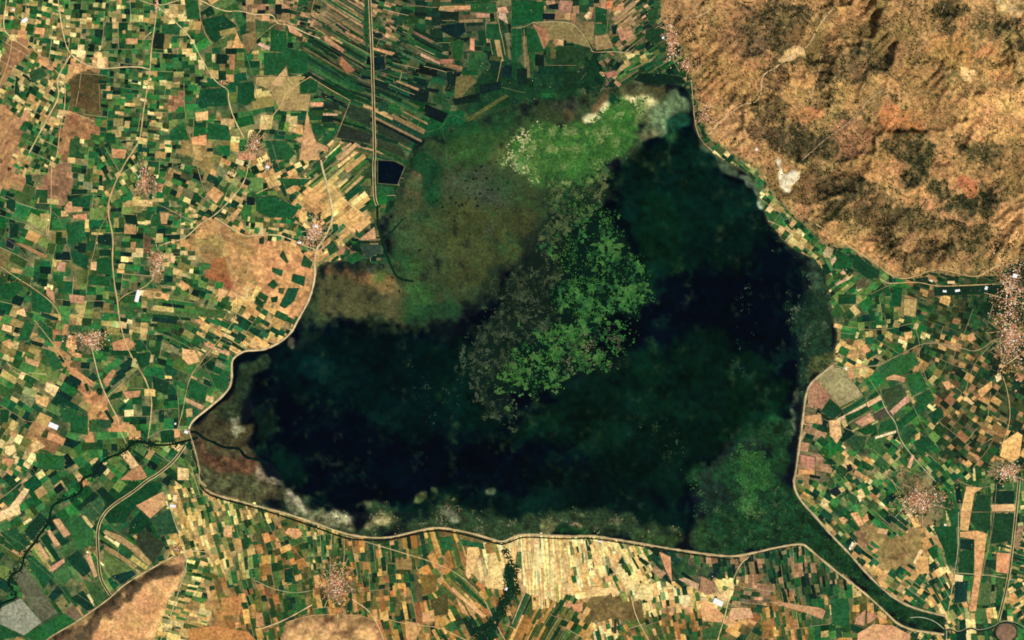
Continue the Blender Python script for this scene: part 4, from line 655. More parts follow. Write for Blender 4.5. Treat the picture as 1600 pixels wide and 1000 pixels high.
# ------------------------------------------------------------------ ground-cover colours (sRGB survey values)
zs = [z.split(',') for z in ZONES.split()]
ZX = np.array([float(z[0]) for z in zs]); ZY = np.array([float(z[1]) for z in zs])
ZI = np.zeros(GX.shape, int); best = np.full(GX.shape, 1e18)
wpx, wpy = GX + 14 * WARP1, GY + 14 * WARP2
for k in range(len(zs)):
    d = (wpx - ZX[k]) ** 2 + (wpy - ZY[k]) ** 2; m = d < best; ZI[m] = k; best[m] = d[m]
ZG = blur(np.array([float(z[5]) for z in zs])[ZI], 6)
COL = np.zeros(GX.shape + (3,))
mixg = np.clip(ZG - .1 + 1.6 * (fbm(12, 41, 4) - .5), 0, 1)[..., None]
zt = np.stack([blur(np.array([np.mean(PAL[z[6]][1], 0)[c] for z in zs])[ZI], 4) for c in range(3)], 2)
COL += (1 - mixg) * zt * .94 + mixg * np.array([50, 80, 46.])
COL *= (1 + .5 * (TEX - .5) + .5 * (TEX2 - .5))[..., None]
NOF = inb | inm | inh | inr | ink; CV = np.zeros(GX.shape, bool)
for s_, c_, sf in COVER:
    m = soft(P(s_), sf, .5, .22, .5); v = 1 + .5 * (TEX - .5) + .5 * (TEX2 - .5)
    w = m[..., None]; COL = COL * (1 - w) + w * (np.array(c_, float) * v[..., None]); CV |= m > .5
# mottled scrub on the meadow south of the sand field
m = raster(P("A 430,520 500,475 620,450 630,690 590,750 430,690")) & (fbm(7, 55, 3) > .56); paint(COL, blur(m, 2), (58, 66, 38), .8)

# hills
f1, f2, f3 = fbm(34, 61, 5), fbm(14, 62, 4), fbm(6, 63, 3)
hc = np.zeros(GX.shape + (3,)) + np.array([206, 162, 100.])
paint(hc, sstep(.44, .51, fbm(30, 61, 5, pers=.62)) * (.3 + .7 * sstep(.42, .52, fbm(5, 77, 3, pers=.7))), (94, 88, 50), .85); paint(hc, sstep(.5, .56, fbm(40, 78, 5, pers=.6)), (196, 140, 84), .5); paint(hc, sstep(.5, .64, f2), (204, 156, 96), .35); paint(hc, sstep(.55, .72, fbm(22, 64, 4)), (196, 142, 86), .4)
paint(hc, sstep(.5, .68, fbm(5, 66, 3)), (120, 98, 56), .45); paint(hc, sstep(.54, .62, fbm(4.5, 67, 3, pers=.7)), (222, 172, 108), .35)
F7 = .42 + .52 * sstep(.44, .54, fbm(5, 75, 3, pers=.7))
HB = """1225,25,36,30,70,68,42 1212,60,22,26,84,74,46 1230,95,25,14,84,78,46 1325,110,62,24,112,98,62 1275,95,22,30,112,90,55 1308,4,30,14,206,156,92 1328,22,9,20,166,122,78 1240,125,30,18,196,146,86
1262,180,24,14,190,128,78 1330,215,36,24,172,122,82 1405,190,28,24,200,128,74 1480,85,36,26,186,134,76 1562,190,58,38,214,162,98 1590,160,30,20,224,170,104 1592,8,34,16,232,188,122 1240,222,38,24,66,64,40
1285,232,24,20,62,62,40 1420,230,40,22,66,66,38 1350,75,22,12,74,74,48 1480,15,26,16,80,74,42 1570,42,26,11,58,60,38 1592,72,20,10,66,64,40 1480,36,7,26,60,62,40 1530,240,40,14,76,74,42
1320,288,44,24,72,68,42 1288,340,40,24,78,70,42 1430,265,24,24,62,62,38 1464,298,22,20,52,58,36 1500,325,36,18,52,58,36 1543,318,12,24,56,60,36 1430,350,62,24,98,86,52 1365,335,40,24,104,86,52 1400,400,34,20,92,80,48
1520,372,40,18,76,72,42 1450,402,40,14,96,82,50 1380,262,34,16,196,142,90 1400,285,16,12,206,150,96 1430,305,16,12,206,148,92 1452,316,14,12,204,146,96 1480,335,22,9,200,148,96 1575,335,17,26,208,156,100 1572,365,24,14,214,160,104
1265,330,22,20,190,140,90 1300,362,22,12,196,146,88 1345,395,26,13,200,150,92 1380,415,22,12,194,142,92 1330,375,20,10,204,156,94 1060,8,30,16,186,142,92 1104,62,15,24,198,148,92 1172,50,26,38,118,96,66 1150,112,50,24,166,120,74
1152,192,26,22,192,142,92 1190,205,22,22,108,82,56 1125,212,16,20,206,156,98 1162,240,24,12,178,124,82 1210,120,18,20,120,92,56 1460,180,34,20,166,124,74 1390,60,40,30,128,102,60 1440,120,30,30,134,104,62 1270,60,30,22,134,106,62 1120,140,22,16,176,122,78
1540,300,8,6,150,120,70 1500,410,40,14,150,118,72 1205,170,24,20,92,78,48 1255,290,30,20,120,92,58 1350,250,40,16,150,116,66 1480,265,30,10,168,122,76 1420,385,12,14,196,146,96 1590,250,18,30,150,118,70 1560,110,28,14,196,142,82 1545,80,20,10,196,140,84 1290,15,10,18,120,96,60 1075,30,20,22,150,112,70 1140,70,22,20,150,112,72 1140,20,26,16,150,112,70"""
for b in HB.split():
    x, y, rx, ry, r, g, bl = map(float, b.split(',')); k_ = 1.12 if r > 120 else .9; r, g, bl = min(250, r * k_), min(230, g * k_), bl * k_; paint(hc, soft(ell(x, y, rx * 1.12, ry * 1.12, 20 * math.sin(x)), 4, 1.1, .2, .8) * F7, (r, g, bl), .9)
paint(hc, soft(P("H 1180,110 1230,100 1300,150 1315,200 1290,240 1240,240 1220,190"), 3, .3), (206, 126, 80), .85)
paint(hc, soft(P("D 1200,390 1240,410 1300,440 1290,490 1230,500 1195,450"), 2, .3), (250, 206, 132))
paint(hc, soft(P("H 40,-20 75,60 85,170 130,195 165,140 205,95 190,45 150,40 140,80 110,90 80,-20"), 3, .5), (255, 226, 160))
paint(hc, soft(P("C 1280,640 1450,650 1400,700 1450,860 1380,900 1230,840 1310,740"), 4, .5), (204, 156, 100))
paint(hc, soft(P("D 40,370 210,300 250,340 150,390 60,410"), 2, .4), (232, 190, 122))
gul = sstep(3.2, 4.8, EA); paint(hc, gul * sstep(.4, .5, fbm(20, 76, 3)), (78, 74, 42), .6); paint(hc, sstep(5.4, 7, EA), (214, 170, 114), .5)
HLOW = hc.mean(2).copy()
paint(hc, sstep(.54, .68, fbm(4, 68, 3)) * sstep(70, 130, HLOW), (92, 80, 46), .4)
hc *= (1 + .2 * (f3 - .5) + .2 * (np.random.default_rng(65).random(GX.shape) - .5))[..., None]
dark_scrub = 1 - np.clip((HLOW - 62) / 80, 0, 1)
paint(COL, blur(inh, 3) , (0, 0, 0), 1.0); COL += hc * blur(inh, 3)[..., None]
# ridge and knoll
rc = np.zeros(GX.shape + (3,)) + np.array([224, 172, 110.])
paint(rc, sstep(.45, .7, fbm(20, 71, 4)), (208, 154, 96), .7)
scarp_shade = soft(P("M 280,1000 480,900 700,750 780,680 960,565 1080,490 1140,480 1120,540 1000,620 900,660 800,740 740,830 640,900 560,990 470,1030"), 4, .5)  # dark brown north-west slope, with its shade painted into the ridge colour
paint(rc, scarp_shade, (112, 88, 60), .95)
paint(rc, scarp_shade * sstep(.45, .6, fbm(13, 72, 4)), (72, 64, 46), .8)
rc *= (1 + .5 * (TEX - .5) + .4 * (TEX2 - .5))[..., None]
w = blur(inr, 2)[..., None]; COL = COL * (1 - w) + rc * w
kc = np.zeros(GX.shape + (3,)) + np.array([212, 164, 106.]); paint(kc, sstep(.48, .68, fbm(24, 73, 4)), (150, 112, 72), .75); paint(kc, sstep(.55, .7, fbm(16, 74, 4)), (230, 184, 118), .6)
kc *= (1 + .6 * (TEX - .5) + .5 * (TEX2 - .5))[..., None]
w = blur(ink, 2)[..., None]; COL = COL * (1 - w) + kc * w

# the lake basin
lk = np.zeros(GX.shape + (3,)) + np.array([1, 9, 19.])
g1, g2, g3 = fbm(70, 81, 5), fbm(24, 82, 5), fbm(8, 83, 4)
for s_, c_, sf, am, st in [
 ("Z 950,262 1000,225 1040,205 1090,215 1150,268 1190,320 1214,370 1180,410 1100,430 1060,430 1025,440 1010,460 990,380 975,320", (4,33,23), 22, .9, 1),
 ("Z 1000,300 1060,320 1060,400 1020,450 1000,470 1000,420 1005,360", (6,42,24), 12, .9, .9), ("Z 1100,260 1160,280 1190,320 1200,360 1140,340", (7,44,34), 14, .9, .7),
 ("Z 985,555 1130,520 1230,590 1238,680 1180,700 1100,720 1090,780 1000,780 900,720 820,660 880,620", (4,30,19), 18, 1., 1), ("Z 1130,600 1230,590 1215,670 1150,700 1110,690", (6,44,24), 12, .9, .8),
 ("Z 860,600 930,570 970,590 900,630 860,640", (8,44,28), 8, .9, .8), ("Z 790,660 850,660 850,690 800,700", (5,38,24), 10, .9, .8), ("Z 960,540 1060,560 1060,600 960,620", (5,36,22), 12, 1.2, .7),
 ("Z 400,530 470,520 560,515 700,535 790,640 740,690 640,690 540,650 420,600", (2,24,23), 24, 1., 1), ("Z 460,560 525,560 530,590 470,590", (5,40,36), 8, .9, .7), ("Z 640,540 730,530 790,600 780,680 700,660", (3,32,22), 16, 1., .8),
 ("Z 430,700 480,700 490,760 440,760", (5,40,28), 12, 1., .8), ("Z 600,780 800,760 1080,790 1080,850 600,830", (5,36,26), 14, .9, .8), ("Z 820,720 1000,740 1060,800 1000,830 840,800", (3,24,18), 18, 1., .8),
 ("Z 395,640 425,640 430,690 395,690", (16,46,34), 8, .8, .9), ("Z 470,505 620,508 740,500 740,530 600,525 500,525", (16,34,28), 10, .9, .7), ("Z 450,525 480,512 520,520 480,540 450,545", (22,42,32), 6, .9, .7)]:
    paint(lk, soft(P(s_), sf, am, .35), c_, st)
stw = fbm(1, 85, 5, (GX * .96 - GY * .28 + 20 * WX) / 46, (GY * .96 + GX * .28 + 12 * WY) / 26)
lk *= np.array([.95, .86, .9]); lk *= (1 + 1.0 * (stw - .5) + .7 * (g3 - .5))[..., None]; lk = np.maximum(lk, 0)
# submerged weed wisps
paint(lk, sstep(.55, .72, stw) * sstep(.4, .6, g1), (9, 42, 28), .5)
# shallows, weed beds, mud and reed along the shores
SH = [
 ("Z 1000,150 1060,135 1078,150 1082,180 1060,172 1040,180 1030,200 1005,205", (104,124,86), 4, .6, 1), ("Z 1035,180 1062,172 1082,182 1086,204 1050,210 1035,205", (26,74,50), 6, .6, .9), ("Z 1000,205 1030,195 1025,215 1000,225", (120,118,80), 3, .6, .8),
 ("Z 1080,180 1090,205 1120,235 1150,258 1185,285 1195,335 1188,330 1178,295 1150,272 1110,245 1085,215", (76,92,66), 3, .5, .9), ("Z 1158,268 1170,275 1182,292 1192,322 1186,326 1176,300 1160,280", (100,112,88), 2.5, .5, .9), ("Z 1182,316 1192,318 1190,332 1184,330", (190,196,160), 1.5, .3, .9),
 ("Z 1200,345 1212,360 1250,396 1290,425 1302,490 1308,530 1300,570 1268,598 1256,640 1250,662 1243,720 1234,690 1240,630 1246,560 1252,500 1254,450 1252,412 1224,386", (26,54,36), 10, 1., 1),
 ("Z 1260,405 1275,408 1284,440 1270,460 1262,440", (70,88,66), 5, 1.1, .6), ("Z 1262,555 1300,550 1302,570 1270,595 1256,610", (74,80,44), 5, .8, .9), ("Z 1236,605 1246,600 1248,660 1240,690 1234,660", (110,116,88), 4, 1.2, .75), ("Z 1275,480 1300,480 1304,530 1275,530", (34,58,36), 6, .8, .8),
 ("Z 1090,745 1130,705 1160,690 1205,655 1246,668 1243,748 1241,765 1258,790 1300,835 1265,860 1252,850 1200,861 1142,872 1085,864 1075,830 1100,790", (22,58,32), 8, .8, 1), ("Z 1150,680 1190,690 1200,705 1160,720 1130,720 1120,745 1100,760 1120,700", (28,42,40), 8, 1.2, .6), ("Z 1090,755 1130,760 1140,790 1110,800 1090,830 1075,800", (24,36,38), 10, 1.2, .6), ("Z 1140,715 1190,705 1205,735 1185,770 1150,760", (46,92,42), 7, 1.2, .7),
 ("Z 1150,775 1185,770 1182,795 1160,800", (60,106,52), 4, 1., .75), ("Z 1075,830 1110,825 1120,860 1080,862", (50,80,40), 5, .8, .7), ("Z 1200,660 1245,665 1243,760 1225,740 1215,700", (24,62,34), 5, .7, .8), ("Z 1245,770 1300,835 1385,925 1478,965 1478,992 1410,984 1350,928 1265,860 1230,800", (20,56,30), 4, .5, 1), ("Z 1200,835 1260,850 1235,858 1200,860", (12,34,26), 5, .9, .8), ("Z 1180,690 1210,700 1195,720", (4,20,26), 4, .8, .7),
 ("Z 440,755 480,775 500,796 560,800 640,800 700,795 760,805 800,815 860,798 930,790 980,800 1010,815 1080,840 1100,868 1000,851 925,839 842,837 785,850 737,836 695,827 635,836 570,841 500,822 440,800", (42,62,38), 8, 1., 1), ("Z 445,760 465,770 490,795 540,797 555,820 500,815 450,790", (120,118,86), 5, .8, .9), ("Z 450,762 462,770 482,795 476,800 455,780", (190,180,150), 2.5, .6, .8), ("Z 500,802 550,800 556,816 520,812", (196,188,146), 3, .9, .7), ("Z 560,812 620,806 640,812 600,822 570,825", (176,160,110), 3, .7, .8),
 ("Z 690,795 720,800 725,820 700,815", (150,150,120), 4, 1., .75), ("Z 842,815 868,812 866,838 842,838", (112,112,70), 3, .8, .85), ("Z 895,802 925,806 922,812 895,810", (130,140,92), 2, .7, .8), ("Z 885,820 912,820 912,830 890,832", (196,160,116), 2, .6, .9), ("Z 955,808 980,818 970,825 950,818", (140,140,96), 3, .9, .8), ("Z 870,825 900,825 930,838 870,838", (22,72,34), 3, .7, .9), ("Z 990,830 1060,840 1040,862 990,850", (50,76,38), 4, .8, .8), ("Z 560,783 580,783 582,795 568,792", (120,120,84), 3, 1., .8), ("Z 645,770 670,765 668,782 642,790", (96,104,64), 2.5, .8, .95), ("Z 650,775 664,773 660,784 650,784", (70,90,44), 1.5, .5, .9), ("Z 672,763 688,765 684,772 674,770", (84,100,62), 2, .7, .9), ("Z 760,765 775,762 772,775 762,776", (96,108,76), 2.5, .8, .9),
 ("Z 299,690 297,675 303,657 324,640 356,612 364,596 368,600 390,620 398,640 385,660 395,690 400,712 425,725 440,745 450,765 440,800 362,778 318,760", (72,68,44), 5, .5, 1), ("Z 375,560 400,552 420,552 415,565 395,580 375,590 366,580", (48,66,42), 5, .7, .9), ("Z 372,580 398,590 392,640 375,660 345,650 360,612", (40,58,36), 6, .7, .8), ("Z 362,645 372,650 378,675 365,685 358,670", (190,188,146), 3, 1.2, .8), ("Z 312,697 340,697 375,708 398,722 400,742 375,742 345,730 322,715", (98,68,48), 5, .9, .9), ("Z 316,722 360,740 400,742 430,755 440,770 400,775 340,765 318,748", (84,86,56), 6, .9, .9), ("Z 398,728 420,735 425,750 405,750", (150,128,104), 4, .9, .8), ("Z 320,660 350,655 365,690 340,690 322,680", (66,62,40), 4, .8, .8), ("Z 450,520 462,522 458,545 448,540", (110,104,80), 2.5, .9, .8), ("Z 425,735 445,755 438,762 420,750", (160,146,120), 3, 1., .7),
]
for s_, c_, sf, am, st in SH: paint(lk, soft(P(s_), sf, am, .3, 1.3), np.array(c_) * (.97, .98, .95), st)
shw = np.zeros(GX.shape)
for s_, c_, sf, am, st in SH: shw = np.maximum(shw, soft(P(s_), sf, am, .3, 1.3) * st)
lk *= (1 + shw * (.9 * (g3 - .5) + .9 * (TEX2 - .5) + .5 * (TEX - .5)))[..., None]
# the north-west marsh
mc = np.zeros(GX.shape + (3,)) + np.array([54, 70, 42.])
for s_, c_, sf, st in [
 ("Z 490,440 560,410 620,440 700,460 700,500 480,500", (78,76,48), 10, 1), ("Z 500,415 560,418 600,430 620,440 560,440 510,430", (124,86,56), 6, .8), ("Z 560,425 600,430 630,455 600,462 570,450", (134,106,66), 7, .8), ("Z 570,412 590,412 588,428 570,425", (92,94,84), 4, .7), ("Z 590,418 605,415 602,440 588,440", (86,108,52), 4, .8),
 ("Z 620,430 650,440 680,450 690,480 660,500 620,490 630,465", (46,88,42), 12, .8), ("Z 600,380 640,385 665,420 640,435 615,430", (40,76,44), 8, .9), ("Z 645,400 670,400 672,440 645,440", (58,90,44), 9, .8), ("Z 590,330 620,340 632,345 615,372 600,380", (66,76,54), 5, .9), ("Z 615,345 640,340 670,380 650,400 620,390", (66,86,52), 8, .7),
 ("Z 640,230 680,245 690,310 670,330 655,300 640,280", (18,66,38), 9, .9), ("Z 620,285 645,265 655,300 640,340 620,330", (96,86,58), 6, .8), ("Z 640,265 655,270 655,285 640,285", (130,96,72), 4, .7), ("Z 700,265 770,265 795,290 780,320 720,330 690,300", (66,76,56), 14, .9), ("Z 740,290 800,300 790,330 740,330", (62,72,58), 10, .6), ("Z 650,340 690,350 690,400 655,400", (66,76,44), 10, .8),
 ("Z 690,310 790,330 850,330 840,400 780,420 720,460 690,420", (68,74,40), 16, .9), ("Z 800,290 858,305 850,370 800,400 790,340", (56,60,34), 14, .8), ("Z 780,400 800,410 770,460 740,490 720,490", (28,46,32), 9, .8), ("Z 755,360 770,340 775,355 760,380", (70,80,80), 6, .6), ("Z 640,480 700,470 740,480 700,505 640,505", (24,60,36), 8, .8), ("Z 700,200 760,190 800,200 800,260 720,260 690,230", (50,84,42), 12, .9),
 ("Z 680,195 740,185 800,165 850,160 830,185 760,195 700,225", (26,72,38), 12, .9), ("Z 800,165 860,157 905,165 900,185 850,180 800,200", (52,66,40), 8, .8), ("Z 852,160 895,145 905,175 870,175", (58,62,48), 6, .7), ("Z 770,220 800,225 800,260 765,265", (92,98,56), 7, .7),
 ("Z 800,205 830,185 870,180 900,192 960,150 1002,165 1000,222 985,242 950,255 936,290 880,298 830,280 800,265", (62,108,46), 6, 1), ("Z 815,200 850,200 860,240 840,262 810,255", (104,140,62), 8, .8), ("Z 840,205 900,210 930,240 900,270 860,260", (74,122,52), 9, .8), ("Z 960,165 1000,180 995,215 960,210", (58,114,46), 7, .8), ("Z 800,240 820,250 835,280 805,270", (120,140,86), 5, .8), ("Z 850,190 900,200 890,225 845,220", (64,112,44), 7, .7), ("Z 870,285 930,285 925,300 880,312", (80,92,44), 5, .8), ("Z 880,160 905,180 895,190 870,182", (96,78,52), 4, .7),
 ("Z 960,140 1045,130 1050,142 1015,155 975,150", (84,78,50), 6, .9), ("Z 905,180 930,168 950,152 955,163 938,178 922,196 910,190", (236,216,166), 3, .95), ("Z 962,140 975,150 1000,153 1022,156 1025,165 1010,180 998,176 975,162", (234,210,156), 3, .95), ("Z 908,182 945,140 955,140 935,170", (120,84,58), 4, .7), ("Z 955,143 962,150 972,163 955,165 952,155", (14,62,40), 2, 1), ("Z 1000,160 1020,165 1025,185 1005,195 990,190", (130,134,84), 5, .8), ("Z 1000,200 1025,195 1022,215 1000,222", (128,118,80), 4, .8), ("Z 935,255 965,250 960,265 945,275 938,300 930,300", (70,84,70), 5, .7)]:
    paint(mc, soft(P(s_), sf, .8, .3), c_, st)
st_ = fbm(1, 84, 4, (GX * .8 + GY * .6) / 60, (GY * .8 - GX * .6) / 15)
paint(mc, sstep(.52, .68, st_) * raster(P('Z 600,240 860,150 870,330 780,440 640,500 600,400')), (42, 78, 42), .45)
mc *= np.array([.98, 1.02, .96])
mc *= (1 + .4 * (g2 - .5) + .35 * (g3 - .5) + .3 * (TEX2 - .5))[..., None]
mw = sstep(.1, .9, blur(inm, 16) + 1.0 * WARP1 + .9 * WARP2)[..., None]
lk = lk * (1 - mw) + mc * mw
# central weed bed under the floating mats
for s_, c_, sf, st in [("Z 855,285 940,270 960,300 950,335 900,350 860,345 845,315", (36,58,34), 10, .8), ("Z 850,310 920,305 965,330 990,360 1002,420 1002,480 960,530 985,555 940,575 880,590 850,618 790,605 755,590 745,560 770,500 790,440 840,400 865,370", (10,30,22), 9, .9), ("Z 790,420 850,330 880,320 895,370 880,440 860,500 800,540 760,520", (20,34,24), 10, .8), ("Z 938,312 965,325 990,345 1000,380 1005,410 998,415 985,370 960,345", (1,10,14), 4, .9), ("Z 880,440 900,390 960,350 990,370 1000,440 990,490 940,520 900,540 870,500", (8,30,22), 6, .9), ("Z 780,575 805,545 860,522 905,535 900,560 860,608 815,610", (8,28,20), 6, .85), ("Z 950,505 985,490 1000,500 1000,540 970,560 945,555 925,540", (1,8,12), 5, .9), ("Z 735,530 790,500 800,620 770,640 735,600", (16,34,26), 9, .7)]:
    paint(lk, soft(P(s_), sf, .9, .25), c_, st)
bw = blur(inb | inm, 2)[..., None]; COL = COL * (1 - bw) + lk * bw
# village ground and round mound
vill = np.zeros(GX.shape, bool)
for x, y, rx, ry, n, br, lb in VILLAGES:
    e = ell(x, y, rx * .8, ry * .8); m = soft(e, 4, 1., .3, 2.0); paint(COL, m, (146, 116, 82), .4); vill |= m > .6
NOF |= vill
mound = P("P 1430,950 1445,910 1490,890 1540,905 1560,950 1545,990 1490,1005 1445,995")
paint(COL, soft(ell(1572, 988, 20, 17), 2, .3), (18, 40, 30)); NOF |= raster(ell(1572, 988, 20, 17))
COLL = lin(np.clip(COL, 0, 255))

# ------------------------------------------------------------------ terrain sheets
def region_of(px, py):
    """which farmland a place belongs to"""
    if px > 1238 and (py < 860 or py < 860 + (px - 1265) * .62): return 'farmland_east'
    if py > 735 and px > 283 + max(0, (py - 860)) * -.1: return 'farmland_south'
    if px < 330 and py > 690 + max(0, 140 - px) * .45: return 'farmland_southwest'
    if px > 582 and py < 235: return 'farmland_north'
    if px > 700 and py < 300: return 'farmland_north'
    return 'farmland_northwest' if py < 262 else 'farmland_west'
names = ['lake', 'marsh', 'hills', 'sandy_ridge', 'sandy_knoll', 'farmland_east', 'farmland_south', 'farmland_southwest', 'farmland_north', 'farmland_northwest', 'farmland_west']
fx = GX[:-1, :-1] + STEP / 2; fy = GY[:-1, :-1] + STEP / 2
cell = lambda a: a[:-1, :-1]
RID = np.full(fx.shape, 10)
RID[fy < 262] = 9
RID[((fx > 582) & (fy < 235)) | ((fx > 700) & (fy < 300))] = 8
RID[(fx < 330) & (fy > 690 + np.maximum(0, 140 - fx) * .45)] = 7
RID[(fy > 735) & (fx > 283 - np.maximum(0, fy - 860) * .1)] = 6
RID[(fx > 1238) & ((fy < 860) | (fy < 860 + (fx - 1265) * .62))] = 5
RID[cell(ink)] = 4; RID[cell(inr)] = 3; RID[cell(inh)] = 2
shore = np.zeros(GX.shape, bool)
for s_, c_, sf, am, st in SH:
    if st == 1: shore |= raster(P(s_))
RID[cell(inb)] = 0; RID[cell(inb & shore)] = 1; RID[cell(inm)] = 1
VX, VY = wx(GX).ravel(), wy(GY).ravel(); VZ = HZ.ravel().copy()
CF = COLL.reshape(-1, 3)
ids = np.arange(GW * GH).reshape(GH, GW)
quad = np.stack([ids[:-1, :-1], ids[1:, :-1], ids[1:, 1:], ids[:-1, 1:]], 2).reshape(-1, 4)
rid = RID.ravel(); GROUND = {}
for k, nme in enumerate(names):
    q = quad[rid == k]
    if not len(q): continue
    u, inv = np.unique(q, return_inverse=True); V = np.stack([VX[u], VY[u], VZ[u]], 1)
    mt = M['water'] if k == 0 else M['marsh'] if k == 1 else M['hill'] if k in (2, 3) else M['soil']
    GROUND[nme] = link(nme, mesh_np(nme, V, inv.ravel(), np.full(len(q), 4), CF[u], mt, True), kind='structure')
# the plain and hills run on beyond the surveyed sheet
def apron():
    xs = np.concatenate([[-4000, -1500, -600], np.linspace(X0, X1, 20), [2300, 3200, 5600]]); ys = np.concatenate([[-4000, -1500, -600], np.linspace(Y0, Y1, 14), [1700, 2600, 5000]])
    gx, gy = np.meshgrid(xs, ys); cx = np.clip(gx, X0, X1); cy = np.clip(gy, Y0, Y1)
    inside = (gx >= X0) & (gx <= X1) & (gy >= Y0) & (gy <= Y1)
    V = np.stack([wx(gx).ravel(), wy(gy).ravel(), np.where(inside, -25, -3).ravel()], 1)
    n = gx.shape[1]; i = np.arange(gx.size).reshape(gx.shape)
    q = np.stack([i[:-1, :-1], i[1:, :-1], i[1:, 1:], i[:-1, 1:]], 2).reshape(-1, 4)
    hilly = ((gx > 1030) & (gy < 400)).ravel()[:, None]
    col = lin(np.where(hilly, np.array([[146, 110, 66.]]), np.array([[104, 108, 68.]])))
    link('plain', mesh_np('plain', V, q.ravel(), np.full(len(q), 4), col, M['soil']), kind='structure')
apron()

# ------------------------------------------------------------------ fields
PF = []          # (outline, colour albedo, height, area)
handmask = np.zeros(GX.shape, bool)
for s_, c_ in HAND:
    p = P(s_)
    if len(p) < 3 or sum(c_) == 0: continue
    handmask |= raster(p)
    a = np.asarray(p); ar = abs(np.sum(a[:, 0] * np.roll(a[:, 1], -1) - np.roll(a[:, 0], -1) * a[:, 1])) / 2
    PF.append((p, lin(np.clip(np.array(c_) * random.uniform(.96, 1.04), 0, 255)), 3.2 + random.random() * .8, ar, True))
BLOCK = NOF | handmask
WA, WB = fbm(55, 91, 2) - .5, fbm(55, 92, 2) - .5
CLU = .6 * unit(fbm(16, 93, 2)) + .5 * unit(fbm(44, 94, 2))
def leafs(u0, u1, v0, v1, l, w, g, out):
    L_, H_ = u1 - u0, v1 - v0
    cu, cv = L_ / l, H_ / w
    lim = random.uniform(1.05, 2.2)
    if cu < lim and cv < lim: out.append((u0, u1, v0, v1, g)); return
    g2_ = min(1, max(0, g + random.uniform(-.17, .17)))
    t = random.uniform(.3, .7); big = L_ * H_ > 26 * l * w and L_ * H_ < 400 * l * w
    if cu >= cv:
        c = u0 + L_ * t
        if big: TR.append((c, v0, c, v1))
        leafs(u0, c, v0, v1, l, w, g2_, out); leafs(c, u1, v0, v1, l, w, g + (g - g2_) * .6, out)
    else:
        c = v0 + H_ * t
        if big: TR.append((u0, c, u1, c))
        leafs(u0, u1, v0, c, l, w, g2_, out); leafs(u0, u1, c, v1, l, w, g + (g - g2_) * .6, out)
TR, TRQ = [], []
BL8, ZIL, CVL = BLOCK.tolist(), ZI.tolist(), CV.tolist()
def gi(px, py):
    i = int((px - X0) / STEP + .5); k = int((py - Y0) / STEP + .5)
    return (0 if k < 0 else GH - 1 if k >= GH else k), (0 if i < 0 else GW - 1 if i >= GW else i)
def emit(q, zi, c, h, depth):
    cx = sum(p[0] for p in q) / 4; cy = sum(p[1] for p in q) / 4
    k, i = gi(cx, cy)
    if ZIL[k][i] != zi and depth == 0: return
    nb = BL8[k][i]
    for p in q:
        k, i = gi(p[0] * .72 + cx * .28, p[1] * .72 + cy * .28); nb += BL8[k][i]
    if nb == 5: return
    if nb:
        if depth >= 2: return
        m = [((q[t][0] + q[(t + 1) % 4][0]) / 2, (q[t][1] + q[(t + 1) % 4][1]) / 2) for t in range(4)]
        for t in range(4): emit([q[t], m[t], (cx, cy), m[t - 1]], zi, c, h, depth + 1)
        return
    ar = abs(sum(q[t][0] * q[(t + 1) % 4][1] - q[(t + 1) % 4][0] * q[t][1] for t in range(4))) / 2
    PF.append((q, c, h, ar, False))
